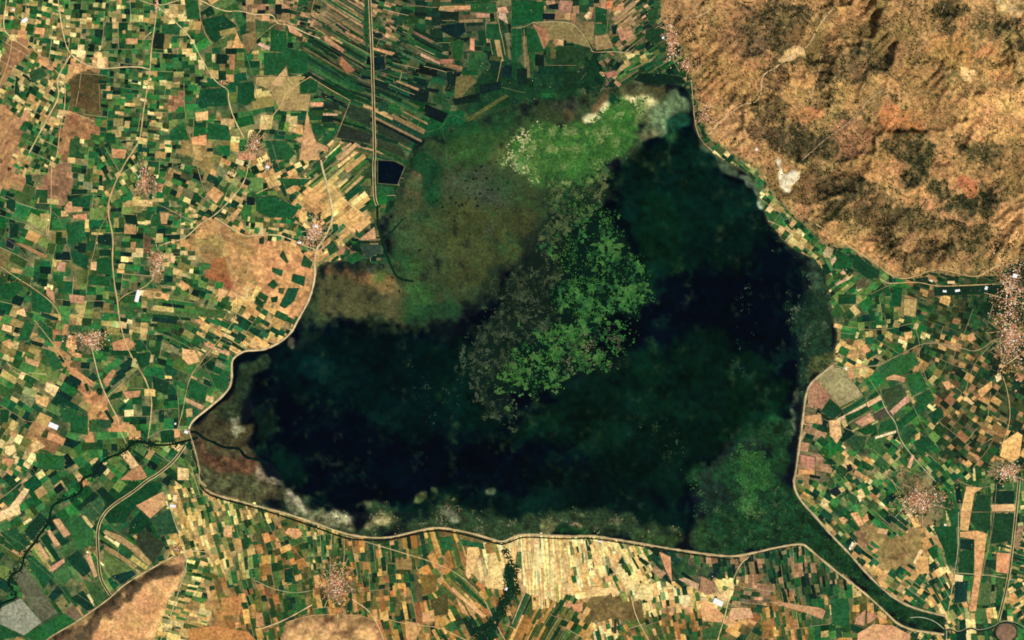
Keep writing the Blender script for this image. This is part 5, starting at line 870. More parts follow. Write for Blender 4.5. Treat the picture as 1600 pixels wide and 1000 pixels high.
for k, z in enumerate(zs):
    x, y, ang, w, l, g = map(float, z[:6]); gp, tp = PAL[z[6]]; w *= .74; l *= .66 if l < 24 else 1.05
    ys_, xs_ = np.nonzero((ZI == k) & ~BLOCK)
    if not len(xs_): continue
    a = math.radians(ang); ca, sa = math.cos(a), math.sin(a)
    X_, Y_ = xs_ * STEP + X0 - x, ys_ * STEP + Y0 - y
    U, Vv = X_ * ca + Y_ * sa, -X_ * sa + Y_ * ca
    TR.clear(); out = []; leafs(U.min() - 3, U.max() + 3, Vv.min() - 3, Vv.max() + 3, l, w, g, out)
    for ua, va, ub, vb in TR:
        if random.random() < .45: continue
        n_ = max(2, int(math.hypot(ub - ua, vb - va) / 2)); t_ = np.linspace(0, 1, n_ + 1); uu, vv = ua + (ub - ua) * t_, va + (vb - va) * t_
        qx_, qy_ = x + uu * ca - vv * sa, y + uu * sa + vv * ca; qx_ = qx_ + 7 * bil(WA, qx_, qy_); qy_ = qy_ + 7 * bil(WB, qx_, qy_)
        pp = np.stack([qx_, qy_], 1); nn = normals(pp) * random.uniform(.16, .34); tone = random.choice(((196, 170, 120), (176, 156, 108), (214, 190, 138), (120, 124, 80)))
        okk = (at_grid(ZI, qx_, qy_) == k) & ~at_grid(BLOCK, qx_, qy_)
        for e in range(n_):
            if okk[e] and okk[e + 1]: TRQ.append(((pp[e] - nn[e], pp[e + 1] - nn[e + 1], pp[e + 1] + nn[e + 1], pp[e] + nn[e]), tone))
    for u0, u1, v0, v1, gg in out:
        gap = random.choice((-.5, -.4, -.3, -.2, .1, .35)); j = lambda: random.uniform(-.5, .5)
        cu, cv = [(u0 + gap + j(), v0 + gap + j()), (u1 - gap + j(), v0 + gap + j()), (u1 - gap + j(), v1 - gap + j()), (u0 + gap + j(), v1 - gap + j())], None
        q = np.array([(x + p_ * ca - r_ * sa, y + p_ * sa + r_ * ca) for p_, r_ in cu])
        q[:, 0] += 7 * bil(WA, q[:, 0], q[:, 1]); q[:, 1] += 7 * bil(WB, q[:, 0], q[:, 1])
        mx_, my_ = q.mean(0); cl = float(bil(CLU, mx_, my_))
        if random.random() < .06: continue
        gg = gg + dict(W=.14, T=.14, N=.12, B=.1, O=.1, D=0, S=.0, Y=.04)[z[6]] - (.4 * g if z[6] == 'S' else 0) + (.06 if x > 1240 else 0) + (.14 if z[6] == 'N' and x < 770 and y < 150 else 0) + .45 * cl * (.3 if z[6] == 'S' else 1)
        gp_ = gp; c = np.array(random.choice(gp if random.random() < gg else tp), float)
        if random.random() < .16: c = .5 * c + .5 * np.array(random.choice(gp + tp), float)
        c = c * (np.array([1.0, 1.025, .95]) if c[0] > c[1] else np.array([1.1, 1.07, 1.0]))
        c = np.clip(c * (random.uniform(.74, 1.26) if c[1] > c[0] else random.uniform(.86, 1.12)) + np.array([random.uniform(-5, 5) for _ in range(3)]), 4, 255)
        kk, ii = gi(mx_, my_)
        if CVL[kk][ii]:
            if random.random() < .5: continue
            c = COL[kk, ii] * random.uniform(.88, 1.1)
        emit([tuple(v) for v in q], k, lin(c), 1.2 + random.random() * 1.8, 0)
def strips(p, c, h, hand):
    """a field as a few neighbouring sowing strips with slightly different growth"""
    if len(p) != 4 or (not hand and random.random() < .7): return [p], [h], [c]
    a = np.asarray(p, float)
    if np.hypot(*(a[1] - a[0])) + np.hypot(*(a[2] - a[3])) > np.hypot(*(a[2] - a[1])) + np.hypot(*(a[3] - a[0])): pass
    else: a = np.roll(a, -1, 0)
    wdt = np.hypot(*(a[3] - a[0])); n = int(min(4, max(1, wdt / 4.5)))
    t = np.linspace(0, 1, n + 1); t[1:-1] += np.random.default_rng(int(abs(a[0, 0] * 37 + a[0, 1]))).uniform(-.25, .25, n - 1) / n
    o, cc = [], []
    for i in range(n):
        o.append([a[0] + (a[3] - a[0]) * t[i], a[1] + (a[2] - a[1]) * t[i], a[1] + (a[2] - a[1]) * t[i + 1], a[0] + (a[3] - a[0]) * t[i + 1]])
        cc.append(np.clip(c * random.uniform(.9, 1.1), 0, .85))
    return o, [h] * n, cc
byreg = {}
for f in PF:
    cx = sum(p[0] for p in f[0]) / len(f[0]); cy = sum(p[1] for p in f[0]) / len(f[0])
    byreg.setdefault(region_of(cx, cy), []).append((f, cx, cy))
nf = 0
for reg, lst in byreg.items():
    par = GROUND[reg]
    vis = lambda e: -20 < e[1] < 1620 and -20 < e[2] < 1020
    lst.sort(key=lambda e: -(e[0][3] + 1e5 * e[0][4]) if vis(e) else 1e9)
    for f, cx, cy in lst[:300]:
        o, h, c = strips(f[0], f[1], f[2], f[4]); V, Lp, Sz, Cc = prisms(o, h, -1.0, c)
        link('field', mesh_np('field', V, Lp, Sz, Cc, M['crop']), par); nf += 1
    O, H_, Cs = [], [], []
    for f, cx, cy in lst[300:]:
        o, h, c = strips(f[0], f[1], f[2], f[4]); O += o; H_ += h; Cs += c
    if O:
        q4 = [i for i, p in enumerate(O) if len(p) == 4]
        V, Lp, Sz, Cc = quads([O[i] for i in q4], [H_[i] for i in q4], -1.0, [Cs[i] for i in q4])
        link('small_fields', mesh_np('small_fields', V, Lp, Sz, Cc, M['crop']), par, kind='stuff')
V, Lp, Sz, Cc = quads([t[0] for t in TRQ], [4.4] * len(TRQ), 2.5, [lin(t[1]) for t in TRQ])
link('farm_tracks', mesh_np('farm_tracks', V, Lp, Sz, Cc, M['road']), label="thin pale farm tracks between the field blocks", cat='tracks', kind='stuff')
print('fields', len(PF), nf, {k: len(v) for k, v in byreg.items()})

# ------------------------------------------------------------------ roads, dikes, canals, rivers
for k, (s_, w_, c_) in enumerate(ROADS):
    z = 4.6 + (k % 12) * .12; h = w_ / 2 * .82
    link('road', mesh_np('road', *ribbon(P(s_), [(-h, z - 3), (-h * .9, z), (h * .9, z), (h, z - 3)], c_, ZT, .42, k), M['road']), kind='structure')
for k, (s_, w_, c_) in enumerate(WASHES):
    link('dry_stream', mesh_np('dry_stream', *ribbon(P(s_), [(-w_ / 2, 2), (0, 3), (w_ / 2, 2)], c_, ZT, .5, 70 + k), M['road']), kind='structure')
for k, (s_, w_, c_, lb) in enumerate(DIKES):
    h = w_ / 2; b = ribbon(P(s_), [(-h * 1.5, 0), (-h * .62, 8.0), (h * .62, 8.2), (h * 1.5, 0)], c_, ZT, .3, 90 + k)
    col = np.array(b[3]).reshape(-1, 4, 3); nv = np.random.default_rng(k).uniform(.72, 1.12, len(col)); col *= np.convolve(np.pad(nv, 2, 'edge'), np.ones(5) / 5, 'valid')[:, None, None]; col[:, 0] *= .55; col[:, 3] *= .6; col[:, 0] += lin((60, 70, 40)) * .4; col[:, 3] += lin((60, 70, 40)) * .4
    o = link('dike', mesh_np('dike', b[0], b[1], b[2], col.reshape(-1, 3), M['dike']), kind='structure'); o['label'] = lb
for k, (s_, w_, c_, banks) in enumerate(CANALS):
    p = P(s_)
    o = link('canal', mesh_np('canal', *ribbon(p, [(-w_ / 2, 6.4), (w_ / 2, 6.4)], c_, ZT, .1, 120 + k), M['canal']), kind='structure')
    if banks:
        pp = resample(p, 2.0)
        for sd in (-1, 1):
            link('canal_bank', mesh_np('canal_bank', *ribbon(offset(pp, sd * (w_ / 2 + .75)), [(-.85, 0), (-.5, 8.6), (.5, 8.6), (.85, 0)], (206, 184, 128), ZT, .15, 130 + k, smooth=0), M['dike']), o)
for k, (s_, w_, c_, lb) in enumerate(RIVERS):
    o = link('river', mesh_np('river', *ribbon(P(s_), [(-w_ / 2, 6.1), (w_ / 2, 6.1)], c_, ZT, .3, 150 + k), M['canal']), kind='structure'); o['label'] = lb
# pale bank path through the outlet marsh
link('path', mesh_np('path', *ribbon(P("P 890,860 960,855 1040,880 1100,930"), [(-.5, 4), (.5, 4)], (196, 196, 160), ZT, .3, 160), M['road']), kind='structure')
link('path', mesh_np('path', *ribbon(offset(resample(P(RIVERS[2][0]), 2.0), -1.6), [(-.5, 4.4), (.5, 4.4)], (170, 176, 134), ZT, .3, 161, smooth=0), M['road']), kind='structure')
# square reservoir beside the northern canal
V, Lp, Sz, Cc = prisms([P("F 760,0 860,5 930,40 885,155 760,145")], 4.6, 0, [lin((5, 16, 26))])
o = link('reservoir', mesh_np('reservoir', V, Lp, Sz, Cc, M['canal']), kind='structure')
bank = P("F 760,0 860,5 930,40 885,155 760,145 760,0")
link('reservoir_bank', mesh_np('reservoir_bank', *ribbon(bank, [(-.8, 0), (-.3, 6.5), (.3, 6.5), (.8, 0)], (110, 112, 78), ZT, .2, 165, smooth=0), M['dike']), o)

# ------------------------------------------------------------------ floating weed and reed beds
def scatter(mask, n, seed):
    g = np.random.default_rng(seed); j, i = np.nonzero(mask > 0.02); wgt = mask[j, i]; wgt = wgt / wgt.sum()
    k = g.choice(len(j), n, p=wgt)
    return X0 + (i[k] + g.uniform(-.5, .5, n)) * STEP, Y0 + (j[k] + g.uniform(-.5, .5, n)) * STEP, g
def weed(name, outline, n, rmin, rmax, pal, label, cat, seed, clump=10, thr=.45, z=.6, soften=8, chan=0):
    po = P(outline); m = soft(po, soften, 1.1, .4); bq = bbox(po, 40); m[bq] *= sstep(thr, thr + .14, fbm(clump, seed, 4, GX[bq], GY[bq], .62))
    m[bq] *= .25 + .75 * sstep(.38, .54, fbm(20, seed + 7, 3, GX[bq], GY[bq]))
    if chan: m[bq] *= sstep(.012, .05, np.abs(fbm(chan, seed + 5, 3, GX[bq], GY[bq]) - .5))
    x, y, g = scatter(m, n, seed); r = rmin + (rmax - rmin) * 1.25 * g.random(n) ** 2.6
    tone = fbm(13, seed + 1, 4, x, y); idx = np.clip(((tone - .3) / .4 + g.uniform(-.22, .22, n)) * len(pal), 0, len(pal) - 1).astype(int)
    c = np.array(pal, float)[idx] * g.uniform(.86, 1.12, (n, 1))
    zz = z + g.uniform(0, .9, n)
    link(name, mesh_np(name, *discs(x, y, r, zz, -.6, lin(np.clip(c, 0, 255)), 7, .4, seed, 1 + g.random(n) * .8, g.uniform(0, 6.3, n)), M['mat']), label=label, cat=cat, kind='stuff')
def mat_sheet(name, outline, pal, label, seed, hole=4.5, thr=.42, big=18, bthr=.4, z=.35, soften=7):
    """a torn floating mat: one surface with holes where open water shows"""
    po = P(outline); q = bbox(po, 30); m = soft(po, soften, 1.2, .35, 1.2)[q]; x, y = GX[q], GY[q]
    n1_, n2_ = fbm(hole, seed, 3, x, y, .65), fbm(big, seed + 1, 3, x, y)
    on = (m * sstep(bthr, bthr + .08, n2_) > .25 + .9 * np.maximum(0, thr + .06 - n1_) * 4) & (n1_ > thr)
    t = np.clip((fbm(11, seed + 2, 4, x, y, .6) - .32) / .36, 0, .999) * (len(pal) - 1); pa = np.array(pal, float); i0 = t.astype(int); f = (t - i0)[..., None]
    c = pa[i0] * (1 - f) + pa[i0 + 1] * f; c = c * (.84 + .32 * np.random.default_rng(seed).random(x.shape))[..., None]
    g = np.random.default_rng(seed + 3); xj, yj = x + g.uniform(-.6, .6, x.shape), y + g.uniform(-.6, .6, x.shape)
    ii = np.arange(x.size).reshape(x.shape); ok = on[:-1, :-1]; qd = np.stack([ii[:-1, :-1], ii[1:, :-1], ii[1:, 1:], ii[:-1, 1:]], 2)[ok]
    u, inv = np.unique(qd, return_inverse=True)
    V = np.stack([wx(xj).ravel()[u], wy(yj).ravel()[u], np.full(len(u), z) + .5 * n1_.ravel()[u]], 1)
    link(name, mesh_np(name, V, inv.ravel(), np.full(len(qd), 4), lin(np.clip(c, 0, 255)).reshape(-1, 3)[u], M['mat']), label=label, cat='water weed', kind='stuff')
mat_sheet('weed_mat', "Z 880,330 920,318 950,325 980,352 992,385 1004,430 1002,475 985,500 945,518 930,535 905,560 878,545 884,500 870,470 884,440 890,390", [(22,58,32),(36,80,40),(50,98,46),(58,108,48),(74,116,56)], "torn bright green weed mat in the middle of the lake", 1401, 5.5, .475, 16, .44)
mat_sheet('weed_mat', "Z 772,578 800,545 860,518 905,530 925,558 880,582 862,612 815,614 788,606", [(30,66,34),(50,98,42),(62,112,46),(84,104,60),(58,108,44)], "green weed mat trailing to the lower left of the central bed", 1411, 5.5, .48, 14, .44)
mat_sheet('weed_mat', "Z 862,300 900,296 945,310 935,340 900,350 890,400 880,440 858,430 846,400 862,350", [(22,44,28),(40,62,34),(64,80,44),(88,98,56),(50,72,38)], "olive weed mat joining the north reed meadow to the central bed", 1421, 5, .47, 14, .43)
mat_sheet('weed_mat', "Z 785,420 848,395 872,450 862,520 800,548 775,585 800,640 755,645 725,590 712,545 745,495", [(14,34,24),(24,44,30),(40,56,38),(74,84,60),(30,50,34)], "dark grey green weed mat on the left flank of the central bed", 1431, 5.5, .51, 12, .46)
GREENS = [(26,70,34),(40,94,42),(50,108,46),(54,112,46),(60,118,46),(68,122,48)]
OLIVE = [(26,46,30),(38,56,36),(54,68,44),(74,84,58),(46,64,38)]
weed('floating_weed', "Z 872,298 915,296 945,318 966,334 984,356 992,385 1004,430 1002,470 985,500 945,520 925,535 900,560 875,545 880,500 868,470 880,440 885,390 880,340", 5000, .3, .9, GREENS, "bright green floating weed bed in the middle of the lake", 'water weed', 401, 4.5, .39, chan=16)
weed('floating_weed', "Z 775,575 800,545 860,520 900,530 920,560 880,580 860,612 815,612 790,605", 3000, .3, 1.0, GREENS, "green floating weed tail at the southwest end of the central bed", 'water weed', 411, 4.5, .4, chan=14)
weed('floating_weed', "Z 950,535 975,515 990,500 985,550 950,560 930,550", 700, .4, 1.5, GREENS[:5] + OLIVE[2:4], "small green weed islets broken off the central bed", 'water weed', 421, 8, .47)
weed('speckled_weed', "Z 868,305 910,300 945,325 900,345 885,385 880,430 850,440 800,470 790,440 850,390 872,350", 3200, .3, 1.0, OLIVE + [(76,88,54)], "olive speckled weed along the marsh edge north of the green bed", 'water weed', 431, 7, .46)
weed('speckled_weed', "Z 790,440 850,440 872,480 860,520 800,545 775,580 800,620 770,640 745,600 740,550 760,500", 3600, .3, 1.0, OLIVE + [(74,82,60)], "grey speckled weed on the left flank of the central bed", 'water weed', 441, 7, .48)
weed('speckled_weed', "Z 855,540 910,515 930,545 910,570 870,590", 900, .35, 1.2, OLIVE + [(124,118,86)], "pale dry weed scattered over the south of the green bed", 'water weed', 451, 6, .5)
weed('speckled_weed', "Z 640,590 720,600 725,670 690,680 650,655", 360, .3, .9, [(8,32,26),(10,38,30),(20,52,40),(34,66,50),(66,88,68)], "faint scattered weed specks in the western open water", 'water weed', 461, 8, .52)
weed('speckled_weed', "Z 1010,630 1040,625 1058,640 1050,655 1060,700 1080,740 1050,760 1020,690 965,670 985,650", 420, .3, 1.1, [(8,36,24),(14,44,28),(28,60,38),(50,78,50)], "scattered weed islets in the south of the eastern water", 'water weed', 471, 7, .5)
weed('speckled_weed', "Z 1135,520 1180,500 1195,520 1165,590 1155,580", 120, .3, .9, [(8,36,30),(16,48,38),(50,80,62)], "thin weed specks strung along the eastern water", 'water weed', 481, 6, .52)
weed('speckled_weed', "Z 1155,455 1182,440 1180,495 1160,490", 80, .3, .9, [(8,32,30),(24,50,44),(70,90,76)], "pale weed ring in the dark eastern water", 'water weed', 485, 5, .54)
weed('floating_weed', "Z 1140,718 1165,705 1190,708 1208,730 1190,770 1150,762", 1300, .4, 1.7, [(34,76,36),(46,94,42),(54,102,46)], "green weed patch in the southeast shallows", 'water weed', 491, 10, .3)
weed('floating_weed', "Z 1158,778 1180,775 1183,795 1162,800", 260, .6, 2.2, [(50,98,46),(62,110,54),(74,120,62)], "round pale green weed patch near the southeast dike", 'water weed', 495, 8, .25)
weed('speckled_weed', "Z 1080,740 1180,690 1240,760 1260,850 1180,862 1090,862 1075,800", 2600, .35, 1.3, [(14,40,30),(22,58,34),(34,74,38),(50,84,46),(70,96,58)], "dark green marsh weed filling the southeast corner", 'water weed', 499, 9, .48)
weed('floating_weed', "Z 802,205 830,186 870,182 900,195 955,165 1000,172 998,222 980,245 945,258 930,292 880,298 830,278 802,262", 9000, .4, 1.6, [(48,92,42),(58,106,46),(66,112,48),(84,120,56),(120,140,80)], "broad bright green reed meadow on the lake's north shore", 'reed bed', 511, 7, .38)
weed('speckled_weed', "Z 798,190 830,185 828,240 838,280 805,270 796,230", 700, .4, 1.5, [(90,120,56),(140,150,92),(190,190,130)], "pale dry reed fringe west of the bright reed meadow", 'reed bed', 521, 6, .48)
weed('speckled_weed', "Z 880,285 940,255 965,258 940,300 925,315 880,320 860,300", 900, .5, 1.8, [(26,46,28),(50,76,38),(70,92,48),(92,104,62)], "mottled reeds at the foot of the bright reed meadow", 'reed bed', 525, 7, .46)
weed('shore_reeds', "Z 440,770 480,790 560,803 700,797 800,818 860,800 930,792 1000,818 1080,845 1098,865 1000,850 925,838 842,836 785,848 737,835 635,834 560,838 500,820", 2400, .3, 1.2, [(22,52,32),(38,64,38),(60,78,46),(92,98,64),(130,126,90)], "reeds and pale mud along the southern shore", 'reed bed', 531, 8, .47)
weed('shore_reeds', "Z 1200,348 1250,398 1290,430 1304,500 1304,560 1262,602 1252,660 1242,740 1232,690 1244,600 1250,480 1246,410", 1500, .4, 1.7, [(20,48,32),(32,58,38),(50,72,48),(76,92,66)], "grey green reeds along the eastern shore", 'reed bed', 541, 9, .47)
weed('marsh_scrub', "Z 1245,770 1300,835 1385,925 1478,965 1478,990 1410,982 1350,926 1265,858 1225,800", 2400, .5, 1.9, [(14,40,24),(20,54,30),(28,66,34),(40,76,38)], "dark green wooded marsh in the outlet between the two dikes", 'marsh', 551, 8, .4)
weed('marsh_scrub', "Z 500,420 620,440 700,470 800,400 850,330 800,280 700,240 650,260 620,330 600,400", 4600, .3, 1.1, [(34,50,30),(50,62,36),(66,72,40),(78,80,46),(48,76,40)], "low olive marsh plants on the northwest flats", 'marsh', 561, 14, .5)
weed('wood', "C 455,400 520,350 600,510 520,590 440,580 440,460", 900, .6, 1.9, [(10,40,24),(14,52,30),(20,60,34)], "dark wood behind the northern marsh shore", 'wood', 571, 8, .35)

# dark round reed clumps standing in the marsh: individuals
def clw(x, y):
    dx, dy = (x - 726) / 45, (y - 301) / 40; rad = math.hypot(dx, dy)
    side = ['east', 'southeast', 'south', 'southwest', 'west', 'northwest', 'north', 'northeast'][int(round(math.atan2(dy, dx) / (math.pi / 4))) % 8]
    return 'near the centre' if rad < .4 else f'on the inner {side} side' if rad < .85 else f'at the outer {side} edge'
RC = "1500,15 1410,45 1375,70 1190,115 1310,130 1380,115 1440,115 1320,175 1450,185 1475,188 1515,185 1400,210 1100,215 1215,240 1330,240 1375,240 1110,265 1250,265 1290,280 1310,268 1385,285 1165,295 1205,330 1260,335 1280,335 1300,330 1240,380 1035,475 1025,565 845,355 420,715 895,820 850,735 1130,255 1270,290 1360,120"
for q, (x, y) in enumerate(P("F " + RC)):
    g = np.random.default_rng(600 + q); n = 7; R = g.uniform(1.5, 2.5) * (1.35 if q in (2, 17, 18) else 1)
    a = g.uniform(0, 6.3, n); d = R * g.uniform(0, .75, n)
    b = domes(x + d * np.cos(a), y + d * np.sin(a), R * g.uniform(.4, .65, n), np.zeros(n), g.uniform(3, 6, n), lin(np.array([[12, 26, 18]]) * g.uniform(.8, 1.3, (n, 1))), 6, 600 + q)
    b[0][:, 0] -= wx(x); b[0][:, 1] -= wy(y)
    far = {27: "lone dark reed clump in the middle of the olive marsh", 28: "second lone reed clump just below the middle of the marsh", 29: "dark reed clump inside the loop of the drainage channel", 30: "dark bush close beside the western dike at the marsh edge", 31: "small dark clump on the tan flats left of the green marsh", 32: "small dark clump at the end of the drainage canal"}
    lb = far.get(q, f"dark round reed clump {clw(x, y)} of the marsh cluster")
    o = link('reed_clump', mesh_np('reed_clump', *b, M['leaf']), label=lb, cat='reed clump', group=None if q in far else 'reed clumps dotting the marsh')
    o.location = (float(wx(x)), float(wy(y)), .3)

# ------------------------------------------------------------------ shrubs and trees too many to count
x, y, g = scatter(inh * (0.07 + dark_scrub) * sstep(.36, .62, fbm(8, 701, 4, pers=.65)) , 34000, 701)
r = .45 + .75 * g.random(len(x)) ** 2
link('hill_scrub', mesh_np('hill_scrub', *domes(x, y, r, ZT(x, y) - 1, 4 + r * 7, lin(np.array([[42, 48, 27]]) * g.uniform(.65, 1.35, (len(x), 1))), 5, 702), M['leaf']), label="dark scrub bushes speckling the dry hills", cat='scrub', kind='stuff')
rm = np.zeros(GX.shape)
for s_, w_, c_, lb in RIVERS[:1]: rm += line_mask(P(s_), 5)
rm[(GX > 285)] = 0
x, y, g = scatter(rm * (fbm(10, 711, 3) > .46), 1000, 711); r = .5 + .8 * g.random(len(x))
link('riverside_trees', mesh_np('riverside_trees', *domes(x, y, r, 0 * x + .5, 7 + 6 * r, lin(np.array([[18, 46, 30]]) * g.uniform(.7, 1.3, (len(x), 1))), 6, 712), M['leaf']), label="dark trees lining the winding river in the southwest", cat='trees', kind='stuff')
fm = (~NOF & ~CV & ~inb & ~inm).astype(float) * (fbm(12, 721, 3) > .55)
x, y, g = scatter(fm, 5200, 721); r = .35 + .5 * g.random(len(x))
link('field_trees', mesh_np('field_trees', *domes(x, y, r, 0 * x + 1, 6 + 5 * r, lin(np.array([[22, 46, 28]]) * g.uniform(.7, 1.3, (len(x), 1))), 5, 722), M['leaf']), label="trees and hedges scattered between the fields", cat='trees', kind='stuff')
x, y, g = scatter((~NOF & ~inb & ~inm).astype(float) * (.3 + (fbm(30, 741, 3) > .5)), 3200, 741); r = .22 + .5 * g.random(len(x)) ** 2
yc = np.array([(236,206,150),(214,176,120),(196,150,104),(255,238,200),(150,128,84)], float)[g.integers(0, 5, len(x))]
link('farm_yards', mesh_np('farm_yards', *discs(x, y, r, 3.6 + g.random(len(x)), 1.0, lin(yc), 5, .3, 742, 1 + g.random(len(x)), g.uniform(0, 6.3, len(x))), M['soil']), label="small bare yards and soil patches dotted among the fields", cat='yards', kind='stuff')
sm = soft(P("N 1545,400 1580,420 1600,540 O 25,600 15,700 N 1600,740 1570,810 1500,900 1470,1010 1330,1010 1400,930 1450,880 1530,760 1560,650 1540,520"), 3, .8)
x, y, g = scatter(sm, 1500, 751); r = .5 + .9 * g.random(len(x))
link('streamside_trees', mesh_np('streamside_trees', *domes(x, y, r, 0 * x + 2, 7 + 6 * r, lin(np.array([[18, 52, 32]]) * g.uniform(.65, 1.4, (len(x), 1))), 6, 752), M['leaf']), label="dark green trees along the stream running south from the lake dike", cat='trees', kind='stuff')
ms = np.clip(1 - np.abs(blur(inm, 10) - .45) * 3, 0, 1) * (GY < 335) * (fbm(12, 761, 3) > .44) * (GX < 930)
x, y, g = scatter(ms, 2600, 761); r = .4 + .9 * g.random(len(x)) ** 2
mcx = np.array([(20,62,36),(30,72,40),(44,78,42),(62,74,42),(24,52,34)], float)[np.clip((fbm(14, 762, 3, x, y) - .3) / .4 * 5, 0, 4.99).astype(int)]
link('marsh_fringe', mesh_np('marsh_fringe', *discs(x, y, r, 1.2 + g.random(len(x)), -.5, lin(mcx * g.uniform(.85, 1.15, (len(x), 1))), 7, .4, 763, 1 + g.random(len(x)), g.uniform(0, 6.3, len(x))), M['mat']), label="green reeds and thicket along the northern edge of the marsh", cat='reed bed', kind='stuff')
gm = np.zeros(GX.shape)
for vx, vy, rx, ry, n, br, lb in VILLAGES: gm += soft(ell(vx, vy, rx * 1.25, ry * 1.25), 4, .6) * (n > 12)
gm += 2 * soft(P('H 1400,600 1480,480 1640,440 1640,1000 L 1640,360 1440,330 1400,100 1420,0'), 3, .8)
for s_ in ("H 1380,560 1480,480 1580,480 1560,640 1600,700 1600,1000 1540,1000 1400,640", "H 1290,890 1520,860 1500,980 1290,980", "N 1540,520 1600,540 O 20,700 N 1600,720 1560,800 1480,1000 1330,1000 1440,880 1540,740", "L 1380,150 1450,120 1440,330 1380,300"): gm += soft(P(s_), 3, .6)
gm *= fbm(8, 731, 3) > .47
x, y, g = scatter(gm, 4600, 731); r = .4 + .65 * g.random(len(x))
link('garden_trees', mesh_np('garden_trees', *domes(x, y, r, ZT(x, y) + .5, 6 + 6 * r, lin(np.array([[24, 46, 28]]) * g.uniform(.7, 1.4, (len(x), 1))), 6, 732), M['leaf']), label="dark garden trees in and around the villages", cat='trees', kind='stuff')

# ------------------------------------------------------------------ villages
def house_geo(l, w, h, rh, wall, roof):
    a, b = l / 2, w / 2; oa, ob = a + .8, b + .8
    V = [(-a, -b, -2), (a, -b, -2), (a, b, -2), (-a, b, -2), (-a, -b, h), (a, -b, h), (a, b, h), (-a, b, h), (-a, 0, h + rh), (a, 0, h + rh),
         (-oa, -ob, h - .2), (oa, -ob, h - .2), (oa, ob, h - .2), (-oa, ob, h - .2), (-oa, 0, h + rh + .35), (oa, 0, h + rh + .35)]
    F = [(0, 1, 5, 4), (1, 2, 6, 5), (2, 3, 7, 6), (3, 0, 4, 7), (5, 6, 9), (7, 4, 8), (10, 11, 15, 14), (12, 13, 14, 15)]
    return np.array(V, float), F, np.array([wall] * 10 + [roof] * 6)
ROOFS_B = [(255,240,206),(255,226,184),(240,206,160),(255,246,222)]; ROOFS_D = [(222,150,108),(206,128,90),(226,172,128),(180,124,86),(160,112,78),(240,190,142)]
HS = []; VN = fbm(6, 790, 3)
for vi, (x, y, rx, ry, n, br, lb) in enumerate(VILLAGES):
    g = np.random.default_rng(800 + vi); base = g.uniform(0, 1.57); done = []
    tries = 0
    n = int(n * 1.35); cell = {}
    while len(done) < n and tries < n * 9:
        tries += 1
        t, d = g.uniform(0, 6.283), min(1.5, abs(g.normal(0, .46)))
        lob = 1 + .32 * math.sin(2 * t + vi) + .22 * math.sin(3 * t + 2.3 * vi) + .18 * math.sin(5 * t + vi * 1.7)
        hx, hy = x + rx * d * lob * math.cos(t), y + ry * d * lob * math.sin(t)
        if g.random() > .15 + 1.5 * (bil(VN, hx, hy) - .28): continue
        if any((hx - q[0]) ** 2 + (hy - q[1]) ** 2 < 1.15 for q in done): continue
        done.append((hx, hy)); L_ = 10 + 14 * g.random() ** 1.9; W_ = L_ * g.uniform(.6, .9)
        roof = ROOFS_B[g.integers(4)] if g.random() < br * .36 else ROOFS_D[g.integers(6)]
        HS.append((L_ * W_, hx, hy, L_, W_, base + (1.5708 if g.random() < .5 else 0) + g.normal(0, .12), roof, vi, g.uniform(3.5, 7)))
for vi, (x, y, rx, ry, n, br, lb) in enumerate(VILLAGES):
    g = np.random.default_rng(880 + vi)
    if n < 40: continue
    for s_ in range(3 + n // 90):
        a = g.uniform(0, 6.283); m0 = (x + g.normal(0, .25) * rx, y + g.normal(0, .25) * ry)
        p = [(m0[0] - rx * 1.1 * math.cos(a), m0[1] - ry * 1.1 * math.sin(a)), m0, (m0[0] + rx * 1.1 * math.cos(a + g.normal(0, .4)), m0[1] + ry * 1.1 * math.sin(a + g.normal(0, .4)))]
        link('street', mesh_np('street', *ribbon(p, [(-.32, 4.2), (.32, 4.2)], (222, 178, 130), ZT, .4, 880 + s_), M['road']), kind='structure')
HS.sort(key=lambda h: -h[0] if (0 < h[1] < 1600 and 0 < h[2] < 1000) else 0)
rest = {}
for q, (ar, hx, hy, L_, W_, ang, roof, vi, hh) in enumerate(HS):
    V, F, Cc = house_geo(L_, W_, hh, W_ * .14, lin((222, 190, 150)), lin(roof))
    z = float(ZT(hx, hy)); ca, sa = math.cos(ang), math.sin(ang)
    if q < 300 and 0 < hx < 1600 and 0 < hy < 1000:
        o = link('house', mesh_np('house', V, [i for f in F for i in f], [len(f) for f in F], Cc, M['roof']))
        tone = 'pale-roofed' if roof in ROOFS_B else 'brown-roofed'
        dx, dy = (hx - VILLAGES[vi][0]) / VILLAGES[vi][2], (hy - VILLAGES[vi][1]) / VILLAGES[vi][3]
        side = ['east', 'southeast', 'south', 'southwest', 'west', 'northwest', 'north', 'northeast'][int(round(math.atan2(dy, dx) / (math.pi / 4))) % 8]
        rad = math.hypot(dx, dy); where = 'in the middle' if rad < .22 else f'{side} of the middle' if rad < .6 else f'on the {side} side' if rad < .95 else f'at the {side} edge'
        o['label'] = f"{tone} house {where} of {VILLAGES[vi][6]}".replace('middle of of', 'middle of'); o['category'] = 'house'; o['group'] = f"{tone} houses in {VILLAGES[vi][6]}"
        o.location = (float(wx(hx)), float(wy(hy)), z + 1.0); o.rotation_euler = (0, 0, ang)
    else:
        W2 = V.copy(); W2[:, 0] = wx(hx) + V[:, 0] * ca - V[:, 1] * sa; W2[:, 1] = wy(hy) + V[:, 0] * sa + V[:, 1] * ca; W2[:, 2] += z + 1.0
        rest.setdefault(vi, []).append((W2, F, Cc))
